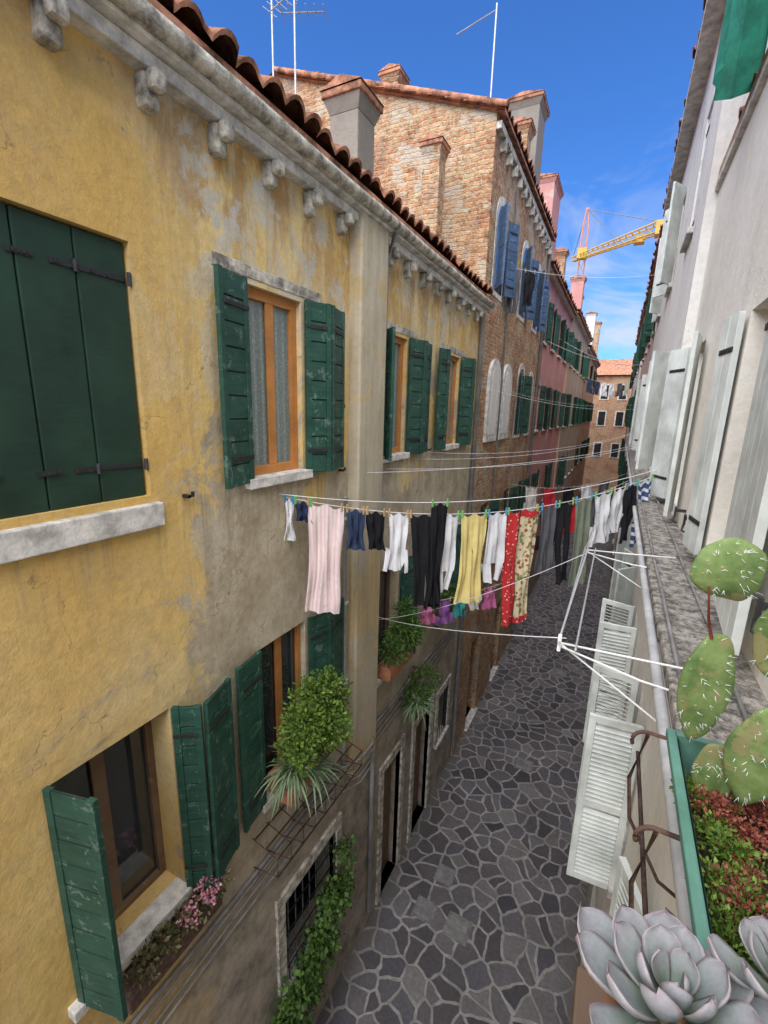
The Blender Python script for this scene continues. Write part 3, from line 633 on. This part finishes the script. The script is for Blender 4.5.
r5=row_house('pink_house',.52,-1,38,50,12.2,'pink',FL,5,'dgreen',eave=.25)

# ------------------------------------------------------------------ crane
def lattice(bm,a,b,w0,w1,n,r=.06):
    a=Vector(a);b=Vector(b);d=(b-a).normalized();u=d.cross(Vector((0,0,1)))
    if u.length<.1:u=Vector((1,0,0))
    u.normalize();v=d.cross(u); R=[]
    for k in range(n+1):
        w=(w0+(w1-w0)*k/n)/2; c=a+(b-a)*k/n; R.append([c+u*w+v*w,c-u*w+v*w,c-u*w-v*w,c+u*w-v*w])
    for k in range(n):
        for i in range(4): tube(bm,[R[k][i],R[k+1][i]],r,4); tube(bm,[R[k][i],R[k+1][(i+1)%4]],r*.6,4)
MAT['cy']=simple('crane_yellow',(.55,.34,.06),.5,.1,3,bs=0); MAT['cr']=simple('crane_red',(.5,.19,.10),.5,.1,3,bs=0)
cr=empty('tower_crane',(-7.3,70,0)); bm=bmesh.new(); lattice(bm,(-7.3,70,0),(-7.3,70,31.5),.8,.7,24,.05); lattice(bm,(-7.3,70,31.5),(-7.3,70,34),.7,.2,2,.05); finish(bm,'mast','cr',cr)
bm=bmesh.new(); lattice(bm,(-8.7,72,28.6),(1.3,55,25.8),.5,.9,16,.08); box(bm,(.6,54.4,25.0),(1.9,55.8,26.2)); box(bm,(-7.9,69.5,28.0),(-6.8,70.6,29.2)); box(bm,(-1.2,58.5,25.7),(-.2,59.6,26.4)); finish(bm,'jib','cy',cr)
bm=bmesh.new()
for p in ((1.3,55,26.1),(-3,63,27.5),(-8.7,72,28.8)): tube(bm,[(-7.3,70,33.8),p],.04,4)
finish(bm,'stay_cables','cable',cr)

# ------------------------------------------------------------------ laundry
def fabric(name,c,c2=None,kind='plain',scale=10):
    m,nt,b=M(name,.95); uv=nt.nodes.new('ShaderNodeUVMap').outputs[0]; p=pos(nt)
    if kind=='plain': col=ramp(nt,noi(nt,p,5,2),[(.3,tuple(v*.85 for v in c)),(.7,c)])
    elif kind=='stripe':
        s=sep(nt,uv); col=mix(nt,ramp(nt,mth(nt,'FRACT',mth(nt,'MULTIPLY',s[0],scale)),[(.48,0),(.52,1)]),c,c2)
    elif kind=='hstripe':
        s=sep(nt,uv); col=mix(nt,ramp(nt,mth(nt,'FRACT',mth(nt,'MULTIPLY',s[1],scale)),[(.38,0),(.42,1)]),c,c2)
    elif kind=='rug':
        s=sep(nt,uv); dv=mth(nt,'MINIMUM',s[1],mth(nt,'SUBTRACT',1,s[1])); 
        inner=mth(nt,'MULTIPLY',mth(nt,'GREATER_THAN',s[0],.42),mth(nt,'GREATER_THAN',dv,.06))
        v=nt.nodes.new('ShaderNodeTexVoronoi'); v.inputs['Scale'].default_value=16; nt.links.new(p,v.inputs['Vector'])
        v2=nt.nodes.new('ShaderNodeTexVoronoi'); v2.inputs['Scale'].default_value=24; nt.links.new(p,v2.inputs['Vector'])
        dots=ramp(nt,v2.outputs['Distance'],[(.2,1),(.26,0)])
        red=mix(nt,dots,(.55,.035,.04),(.75,.6,.4))
        fl=mix(nt,ramp(nt,v.outputs['Distance'],[(.3,1),(.36,0)]),(.70,.60,.38),(.35,.10,.06)); fl=mix(nt,ramp(nt,noi(nt,p,14,3),[(.55,0),(.6,1)]),fl,(.2,.22,.08))
        col=mix(nt,inner,red,fl)
        col=mix(nt,mth(nt,'LESS_THAN',mth(nt,'ABSOLUTE',mth(nt,'SUBTRACT',s[0],.41)),.025),col,(.08,.04,.03))
    setc(nt,b,col)
    bump(nt,b,noi(nt,p,16,3,.6),.5,.02)
    return m
F={'white':fabric('white_cotton',(.82,.82,.83)),'pinks':fabric('pink_striped_towel',(.78,.58,.56),(.84,.72,.69),'stripe',9),'navy':fabric('navy_cotton',(.025,.035,.08)),
'black':fabric('black_cotton',(.014,.014,.017)),'yellow':fabric('yellow_cotton',(.78,.64,.25)),'rug':fabric('floral_red_cotton',(.5,.05,.04),kind='rug'),
'grey':fabric('grey_cotton',(.12,.12,.13)),'olive':fabric('olive_cotton',(.22,.25,.18)),'bstripe':fabric('blue_striped_cotton',(.7,.72,.76),(.05,.09,.2),'hstripe',8),
'red':fabric('red_cotton',(.5,.03,.04)),'teal':fabric('teal_cotton',(.05,.3,.3)),'pink':fabric('pink_cotton',(.7,.2,.4)),'purple':fabric('purple_cotton',(.3,.12,.35)),'denim':fabric('denim',(.035,.055,.11)),'cream':fabric('cream_cotton',(.7,.64,.55))}
PEG=[simple('peg_wood',(.55,.38,.2),.7,.2,5,bs=0),simple('peg_green',(.2,.55,.15),.5,.1,5,bs=0),simple('peg_blue',(.1,.35,.6),.5,.1,5,bs=0)]
class Line:
    def __init__(s,a,b,sag,name='clothesline',r=.004):
        s.a=Vector(a);s.b=Vector(b);s.sag=sag; s.e=empty(name,s.a); bm=bmesh.new(); tube(bm,[s.p(i/30) for i in range(31)],r,5); finish(bm,'line','line',s.e)
    def p(s,t): q=s.a.lerp(s.b,t); q.z-=s.sag*4*t*(1-t); return q
def garment(name,ln,s0,s1,L,kind,fab,amp=.035):
    e=empty(name,ln.p(s0)); bm=bmesh.new(); uvl=bm.loops.layers.uv.new('UVMap'); D=(ln.b-ln.a); D.z=0; Wd=D.length*(s1-s0); D.normalize(); P=Vector((-D.y,D.x,0)); ph=random.uniform(0,9); k1=random.uniform(8,15); off=random.uniform(-.05,.05); sk_=random.uniform(-.06,.06)
    def pt(u,v):
        uc=min(1,max(0,u)); base=ln.p(s0+(s1-s0)*uc); ex=(u-uc)*Wd
        sc_=min(1,v*3+.08)
        fold=amp*sc_*(math.sin(u*k1+ph+v*1.6)+.6*math.sin(u*k1*2.3+ph*2-v*3)+.35*math.sin(v*11+u*5+ph))+off*v*L
        pinch=.035*math.sin(math.pi*uc*2)**2*(1-v)
        return base+D*(ex+.02*math.sin(v*5+ph)*v*(1 if u>.5 else -1)+(.5-u)*Wd*.12*v+sk_*v*v*L)+P*fold+Vector((0,0,-v*L-pinch))
    def strip(fl,fr,v0,v1,nx=14,ny=22):
        g=[[None]*(nx+1) for _ in range(ny+1)]
        for j in range(ny+1):
            v=v0+(v1-v0)*j/ny
            for i in range(nx+1):
                u=fl(v)+(fr(v)-fl(v))*i/nx; g[j][i]=(bm.verts.new(pt(u,v)),u,v)
        for j in range(ny):
            for i in range(nx):
                q=[g[j][i],g[j][i+1],g[j+1][i+1],g[j+1][i]]; f=bm.faces.new([x[0] for x in q]); f.smooth=True
                for lp,x in zip(f.loops,q): lp[uvl].uv=(x[1],x[2])
    if kind=='rect': strip(lambda v:0,lambda v:1+.02*math.sin(v*9),0,1,22,26)
    elif kind=='trousers':
        strip(lambda v:.03,lambda v:.97,0,.32,16,8); strip(lambda v:.03-.02*v,lambda v:.49-.05*(v-.32),.32,1,9,18); strip(lambda v:.51+.05*(v-.32),lambda v:.97+.02*v,.32,.985,9,18)
    elif kind=='shorts':
        strip(lambda v:.0,lambda v:1,0,.6,14,8); strip(lambda v:-.02,lambda v:.49,.6,1,8,8); strip(lambda v:.51,lambda v:1.02,.6,1,8,8)
    elif kind=='shirt':
        strip(lambda v:.02,lambda v:.98,0,.68,16,16); strip(lambda v:.02+.25*max(0,(v-.68)/.32),lambda v:.98-.25*max(0,(v-.68)/.32),.68,.96,14,8)
        strip(lambda v:-.10-.08*(v-.55),lambda v:.10+.1*(v-.6),.60,.98,6,10); strip(lambda v:.90-.1*(v-.6),lambda v:1.10+.08*(v-.55),.60,1.0,6,10)
    elif kind=='tank':
        strip(lambda v:.02,lambda v:.98,0,.72,16,16); strip(lambda v:.06,lambda v:.40,.72,1,5,8); strip(lambda v:.60,lambda v:.94,.72,.98,5,8)
    bmesh.ops.remove_doubles(bm,verts=bm.verts,dist=.0004)
    finish(bm,'cloth',[F[fab]],e)
    bm=bmesh.new()
    for q in ((.05,.95) if Wd<.5 else (.04,.5,.96)):
        c=ln.p(s0+(s1-s0)*q); box(bm,(c.x-.008,c.y-.012,c.z-.045),(c.x-.001,c.y+.012,c.z+.035)); box(bm,(c.x+.001,c.y-.012,c.z-.045),(c.x+.008,c.y+.012,c.z+.035))
    finish(bm,'clothes_pegs',[random.choice(PEG)],e)
    return e
l1=Line((XL,3.13,7.2),(.55,6.28,7.36),.315)
l1b=Line((XL,3.05,7.24),(.55,6.26,7.42),.22)
for nm,a,b,L,k,f in [('sock',-.0,.018,.40,'rect','white'),('shorts',.02,.055,.20,'shorts','navy'),('towel',.045,.122,1.07,'rect','pinks'),('shorts',.128,.168,.40,'rect','denim'),('shorts',.172,.215,.40,'shorts','black'),
  ('shirt',.222,.27,.62,'shirt','white'),('trousers',.272,.342,.98,'trousers','black'),('tank_top',.345,.395,.86,'tank','white'),('yellow_towel',.40,.468,.98,'rect','yellow'),('shirt',.47,.522,.80,'tank','white'),
  ('patterned_tablecloth',.522,.612,1.36,'rect','rug'),('trousers',.618,.662,.8,'rect','grey'),('trousers',.668,.712,.95,'trousers','black'),('trousers',.718,.768,1.05,'rect','olive'),('shirt',.775,.83,.62,'shirt','white'),('shirt',.835,.872,.55,'shirt','white'),('shirt',.875,.908,.7,'tank','black'),('shirt',.91,.957,.8,'shirt','bstripe')]:
    garment(nm,l1,a,b,L,k,f,amp=.022)
garment('sweater',l1b,.33,.37,1.15,'rect','black')
l2=Line((XL,5.7,6.4),(.45,10.5,6.8),.3)
for nm,a,b,L,k,f in [('shirt',.5,.6,.7,'shirt','black'),('shirt',.63,.72,.6,'shirt','red'),('trousers',.74,.82,.9,'trousers','grey'),('trousers',.84,.92,.9,'trousers','black')]: garment(nm,l2,a,b,L,k,f)
l3=Line((XL,6.3,4.9),(-1.5,8.6,4.8),.06)
for nm,a,b,L,k,f in [('shirt',.05,.17,.4,'shirt','pink'),('shirt',.2,.33,.45,'shirt','purple'),('shirt',.37,.48,.4,'shirt','teal'),('shorts',.52,.63,.35,'shorts','cream'),('shirt',.67,.8,.45,'shirt','pink')]: garment(nm,l3,a,b,L,k,f)
l4=Line((XL,10.4,11.0),(.5,13,11.2),.15)
garment('trousers',l4,.03,.10,.9,'trousers','grey'); garment('trousers',l4,.12,.18,.7,'trousers','black')
l5=Line((XL,33,10.4),(.5,36,10.3),.3)
for i in range(6): garment('shirt',l5,.1+.14*i,.2+.14*i,.9,'shirt',random.choice(['white','denim','grey','cream']))
l6=Line((XL,13,6.0),(.5,16,6.3),.3)
for i,f in enumerate(['cream','red','black','white','grey']): garment('shirt',l6,.12+.15*i,.22+.15*i,.8,'shirt',f)
for a,b,s in [((XL,4.15,7.3),(.55,9.5,7.55),.12),((XL,5.1,7.25),(.55,9.7,7.5),.14),((XL,6.0,7.3),(.55,12,7.7),.2),((XL,6.6,7.35),(.55,12.4,7.7),.2),((XL,8.8,8.5),(.55,15,8.2),.2),((XL,12,8.5),(.5,19,8.4),.2),((XL,4.9,5.3),(-.1,2.1,6.98),.05),((XL,5.0,5.2),(-.1,3.6,6.98),.1),((XL,17,10.4),(.5,26,10.4),.25),((XL,20,10.9),(.5,30,10.7),.3)]:
    Line(a,b,s,r=.003 if a[1]<15 else .008)
wb=empty('wall_drying_bracket',(.3,2,7)); bm=bmesh.new()
for y in (2.0,3.6):
    tube(bm,[(.45,y-.08,7.06),(.2,y-.04,7.03),(-.12,y,7.0)],.005,8); tube(bm,[(.45,y-.16,6.98),(.2,y-.1,6.97),(-.12,y,6.985)],.005,8); tube(bm,[(.4,y-.12,6.75),(-.12,y,7.0)],.004,8)
for x in (-.12,-.05): tube(bm,[(x,1.95,7.01),(x,3.65,7.01)],.005,6)
tube(bm,[(-.12,2.0,6.96),(-.12,2.0,7.04)],.008,8); tube(bm,[(-.12,2.0,7.03),(-.06,3.6,7.28)],.005,6); tube(bm,[(-.06,3.6,7.28),(-.12,3.6,7.0)],.005,6)
finish(bm,'bracket_tubes','whitemetal',wb)

# ------------------------------------------------------------------ planter and succulents
pp=empty('green_planter',(.42,1.1,7.0)); bm=bmesh.new()
PX0,PX1,PY0,PY1,PZ=.235,.585,.74,1.33,7.15
def tbox(bm,a,b,ta,mi=0):
    (x0,y0,z0),(x1,y1,z1)=a,b; lo=[(x0+ta,y0+ta,z0),(x1-ta,y0+ta,z0),(x1-ta,y1-ta,z0),(x0+ta,y1-ta,z0)]; hi=[(x0,y0,z1),(x1,y0,z1),(x1,y1,z1),(x0,y1,z1)]
    for i in range(4): quad(bm,[lo[i],lo[(i+1)%4],hi[(i+1)%4],hi[i]],mi)
    quad(bm,lo,mi)
tbox(bm,(PX0,PY0,7.0),(PX1,PY1,PZ),.02); tbox(bm,(PX0+.012,PY0+.012,7.01),(PX1-.012,PY1-.012,PZ+.001),.018)
r_=.014
for a,b in (((PX0-r_,PY0-r_,PZ-.02),(PX0+.008,PY1+r_,PZ+.004)),((PX1-.008,PY0-r_,PZ-.02),(PX1+r_,PY1+r_,PZ+.004)),((PX0+.0081,PY0-r_,PZ-.02),(PX1-.0081,PY0+.008,PZ+.004)),((PX0+.0081,PY1-.008,PZ-.02),(PX1-.0081,PY1+r_,PZ+.004))): box(bm,a,b)
finish(bm,'planter_box','pot',pp,bevel=.004)
bm=bmesh.new(); N=14
for i in range(N):
    for j in range(N):
        f=lambda a,b:(PX0+.02+(PX1-PX0-.04)*a/N,PY0+.02+(PY1-PY0-.04)*b/N,7.05+.012*mnoise.noise(Vector((a*.9,b*.9,0)))); quad(bm,[f(i,j),f(i+1,j),f(i+1,j+1),f(i,j+1)])
finish(bm,'soil','soil',pp)
sd=empty('red_sedum',(.42,1.1,7.1))
bl=[(random.uniform(.30,.56),random.uniform(.85,1.24),7.085,random.uniform(.02,.045),1,1,.9) for _ in range(46)]
foliage('red_leaves',bl,9000,.011,'sedr',sd,asp=.7,shell=.3)
bl=[(random.uniform(.265,.35),random.uniform(.8,1.27),7.085,.035,1,1,.9) for _ in range(18)]; foliage('green_leaves',bl,3200,.013,'leafy',sd,asp=.6,shell=.3)
bl=[(random.uniform(.3,.56),random.uniform(.85,1.27),7.06,.03,1,1,.7) for _ in range(10)]; foliage('dry_leaves',bl,700,.014,'leafd',sd,asp=.6,shell=.3)
def succ_mat():
    m,nt,b=M('succulent_skin',.55); u=nt.nodes.new('ShaderNodeUVMap').outputs[0]; s=sep(nt,u); p=pos(nt)
    e=mth(nt,'ABSOLUTE',mth(nt,'MULTIPLY',mth(nt,'SUBTRACT',s[0],.5),2)); edge=mth(nt,'MAXIMUM',ramp(nt,e,[(.80,0),(1,1)]),ramp(nt,s[1],[(.9,0),(1,1)]))
    c=ramp(nt,s[1],[(0,(.16,.23,.15)),(.4,(.27,.31,.28)),(1,(.36,.355,.38))]); c=mix(nt,mth(nt,'MULTIPLY',edge,.5),c,(.47,.32,.34))
    c=mix(nt,.45,c,ramp(nt,noi(nt,p,40,4,.8),[(.38,.55),(.62,1)]),'MULTIPLY')
    setc(nt,b,c); b.inputs['Subsurface Weight'].default_value=.1; b.inputs['Subsurface Radius'].default_value=(.02,.02,.015); b.inputs['Subsurface Scale'].default_value=.3
    return m
MAT['succ']=succ_mat()
def echeveria(c,R,n=30,tilt=(0,0),potr=.1):
    e=empty('echeveria_succulent',c); bm=bmesh.new(); uvl=bm.loops.layers.uv.new('UVMap')
    T=Matrix.Translation(c)@Matrix.Rotation(tilt[0],4,'X')@Matrix.Rotation(tilt[1],4,'Y')
    for k in range(n):
        t=k/(n-1); az=k*2.39996+random.uniform(-.08,.08); L=R*(.28+.78*t**.75)*random.uniform(.92,1.06); w=L*(.62 if t>.3 else .70); el=math.radians(74-64*t**.75)*random.uniform(.92,1.06); r0=.012+.02*t; zb=.05*(1-t); tw=random.uniform(-.12,.12)
        nu,nv=10,12; top=[];bot=[]
        for j in range(nv+1):
            v=j/nv; prof=(math.sin(math.pi*min(1,.12+v*.60)))*(1 if v<.70 else max(0,1-((v-.70)/.30)**2.3)); prof=max(prof,.0)*w*.5+(.0 if j==nv else .002)
            rowt=[];rowb=[]
            for i in range(nu+1):
                s=i/nu*2-1; th=.07*L*(1-s*s)**.5*(1 if v<.85 else max(.05,(1-v)/.15))*(.5+math.sin(math.pi*min(1,.2+v*.7)))
                cup=.16*L*(s*s)*.45+.12*L*v*v+tw*s*v*L*.5
                lx=r0+v*L; ly=s*prof
                def tr(lz):
                    x=r0+(lx-r0)*math.cos(el)-lz*math.sin(el); z=zb+(lx-r0)*math.sin(el)+lz*math.cos(el)
                    return T@Vector((x*math.cos(az)-ly*math.sin(az),x*math.sin(az)+ly*math.cos(az),z))
                rowt.append(bm.verts.new(tr(cup))); rowb.append(bm.verts.new(tr(cup-th*1.6)) if 0<i<nu else rowt[-1])
            top.append(rowt);bot.append(rowb)
        for g,rev in ((top,0),(bot,1)):
            for j in range(nv):
                for i in range(nu):
                    vs=[g[j][i],g[j][i+1],g[j+1][i+1],g[j+1][i]]; uvs=[(i/nu,j/nv),((i+1)/nu,j/nv),((i+1)/nu,(j+1)/nv),(i/nu,(j+1)/nv)]
                    if rev: vs.reverse();uvs.reverse()
                    try: f=bm.faces.new(vs)
                    except: continue
                    f.smooth=True
                    for lp,q in zip(f.loops,uvs): lp[uvl].uv=q
    finish(bm,'leaves','succ',e)
    bm=bmesh.new(); cx,cy,cz=c; tube(bm,[(cx,cy,cz-.22),(cx,cy,cz-.05),(cx,cy,cz-.045),(cx,cy,cz-.02)],[potr*.7,potr,potr*1.12,potr*1.12],24); finish(bm,'pot','terra',e)
echeveria((.175,.625,7.13),.13,23,(-.12,-.08),.075); echeveria((.315,.69,7.18),.08,20,(-.1,.1),.045)
bm=bmesh.new(); box(bm,(.06,.45,6.87),(.6,.8,6.915)); box(bm,(.1,.5,6.8),(.14,.54,6.87)); 
e=empty('plant_shelf',(.3,.6,6.9)); finish(bm,'board','oldwood',e,bevel=.005)
def cact():
    m,nt,b=M('cactus_skin',.6); p=pos(nt); c=ramp(nt,noi(nt,p,12,6,.7),[(.35,(.085,.15,.045)),(.5,(.15,.23,.07)),(.65,(.23,.31,.11))])
    v=nt.nodes.new('ShaderNodeTexVoronoi'); v.inputs['Scale'].default_value=34; v.inputs['Randomness'].default_value=.4; nt.links.new(p,v.inputs['Vector'])
    d=ramp(nt,v.outputs['Distance'],[(.08,1),(.15,0)]); c=mix(nt,mth(nt,'MULTIPLY',d,.8),c,(.40,.33,.16)); br=ramp(nt,noi(nt,p,11,6,.8),[(.56,0),(.60,1)]); c=mix(nt,mth(nt,'MULTIPLY',br,.65),c,(.30,.24,.12))
    setc(nt,b,c); bump(nt,b,mth(nt,'ADD',d,noi(nt,p,40,3)),.4,.004); return m
MAT['cact']=cact()
pc=empty('prickly_pear_cactus',(.35,1.25,7.1))
def pad(c,h,w,rot,lean,th=.012):
    bm=bmesh.new(); bmesh.ops.create_uvsphere(bm,u_segments=32,v_segments=24,radius=1)
    for v in bm.verts:
        x,y,z=v.co; k=1-.34*max(0,-z)**1.3; wob=1+.035*math.sin(3*math.atan2(z,x)+h*40)+.02*math.sin(7*math.atan2(z,x)+h*90); yy=math.copysign(abs(y)**.7,y)
        v.co=Vector((x*w*.5*k*wob,yy*th+.014*(z*z)*math.sin(h*50)+.012*x*z,z*h*.5*wob))
    T=Matrix.Translation(c)@Matrix.Rotation(rot,4,'Z')@Matrix.Rotation(lean,4,'Y'); bmesh.ops.transform(bm,matrix=T,verts=bm.verts); finish(bm,'pad','cact',pc,smooth=True)
    bm=bmesh.new()
    for _ in range(34):
        a=random.uniform(0,6.28); r=random.random()**.4*.95; x=math.cos(a)*r; z=math.sin(a)*r; y=th*(1-r*r)**.35*-1; q=Vector((x*w*.43,y+.014*z*z*math.sin(h*50),z*h*.5))
        for _ in range(2):
            d=Vector((random.uniform(-.7,.7)+x,-1,random.uniform(-.7,.7)+z)).normalized(); tube(bm,[T@q,T@(q+d*random.uniform(.008,.018))],[.0007,.0003],4)
    finish(bm,'spines','line',pc)
pad((.258,1.2,7.37),.29,.115,.25,.05); pad((.258,1.2,7.665),.15,.15,.2,-.55)
pad((.372,1.17,7.25),.27,.12,-.15,.12); pad((.375,1.2,7.54),.20,.11,-.2,.15); pad((.31,1.22,7.13),.2,.085,-.1,0)
bm=bmesh.new(); tube(bm,[(.25,1.2,7.5),(.235,1.19,7.55),(.222,1.18,7.63)],[.004,.003,.002],5); finish(bm,'shoot','sedr',pc)
br=empty('iron_planter_brackets',(.3,1.5,6.9)); bm=bmesh.new()
def arc(x,y,z,r,a0,a1,n=12): return [(x+r*math.cos(math.radians(a0+(a1-a0)*k/n)),y,z+r*math.sin(math.radians(a0+(a1-a0)*k/n))) for k in range(n+1)]
for y in (1.48,1.1):
    tube(bm,[(.58,y,7.02),(.2,y,7.03)]+arc(.2,y,6.99,.04,90,200),.006,8); tube(bm,[(.2,y,7.02),(.17,y,6.85),(.19,y,6.7),(.3,y,6.5),(.45,y,6.42)],.006,8)
tube(bm,[(.19,.8,6.9),(.19,1.55,6.9)],.006,8)
finish(bm,'iron_rods','rust',br)

# ------------------------------------------------------------------ camera, light, sky
cam=bpy.data.cameras.new('camera'); co=bpy.data.objects.new('camera',cam); sc.collection.objects.link(co)
r=Vector((.88789,.45926,.02691)); bk_=Vector((.44235,-.86836,.22423)); up=bk_.cross(r)
co.matrix_world=Matrix(((r.x,up.x,bk_.x,0),(r.y,up.y,bk_.y,0),(r.z,up.z,bk_.z,8.0),(0,0,0,1)))
cam.sensor_fit='VERTICAL'; cam.sensor_height=36; cam.lens=450/1024*36; cam.clip_start=.02; cam.clip_end=2000
sc.camera=co
# sun widened to brighten the shaded alley, along its axis, behind the viewpoint
az=math.radians(5); el=math.radians(54)
S=Vector((-math.sin(az)*math.cos(el),-math.cos(az)*math.cos(el),math.sin(el)))
sl=bpy.data.lights.new('sun','SUN'); sl.energy=8.5; sl.angle=math.radians(88); sl.color=(1,.94,.86); so=bpy.data.objects.new('sun',sl); sc.collection.objects.link(so)
so.rotation_euler=S.to_track_quat('Z','Y').to_euler()
w=bpy.data.worlds.new('World'); sc.world=w; w.use_nodes=True; nt=w.node_tree; bg=nt.nodes['Background']
sk=nt.nodes.new('ShaderNodeTexSky'); sk.sky_type='NISHITA'; sk.sun_disc=False; sk.sun_elevation=el; sk.sun_rotation=math.atan2(S.x,S.y); sk.ozone_density=2.0; sk.dust_density=.5; sk.air_density=1.0
skc=mix(nt,1.0,sk.outputs[0],(.45,.92,1.6),'MULTIPLY')
tc=nt.nodes.new('ShaderNodeTexCoord'); mp=nt.nodes.new('ShaderNodeMapping'); mp.inputs['Scale'].default_value=(1.6,1,3.2); nt.links.new(tc.outputs['Generated'],mp.inputs[0])
n1=noi(nt,mp.outputs[0],3.2,4,.65,.6); z=sep(nt,tc.outputs['Generated'])[2]
msk=mth(nt,'MULTIPLY',ramp(nt,n1,[(.44,0),(.68,1)]),mth(nt,'MULTIPLY',mr(nt,z,.46,.2,0,1),.75),True)
nt.links.new(mix(nt,msk,skc,(5.5,5.8,6.3)),bg.inputs[0]); bg.inputs[1].default_value=.14
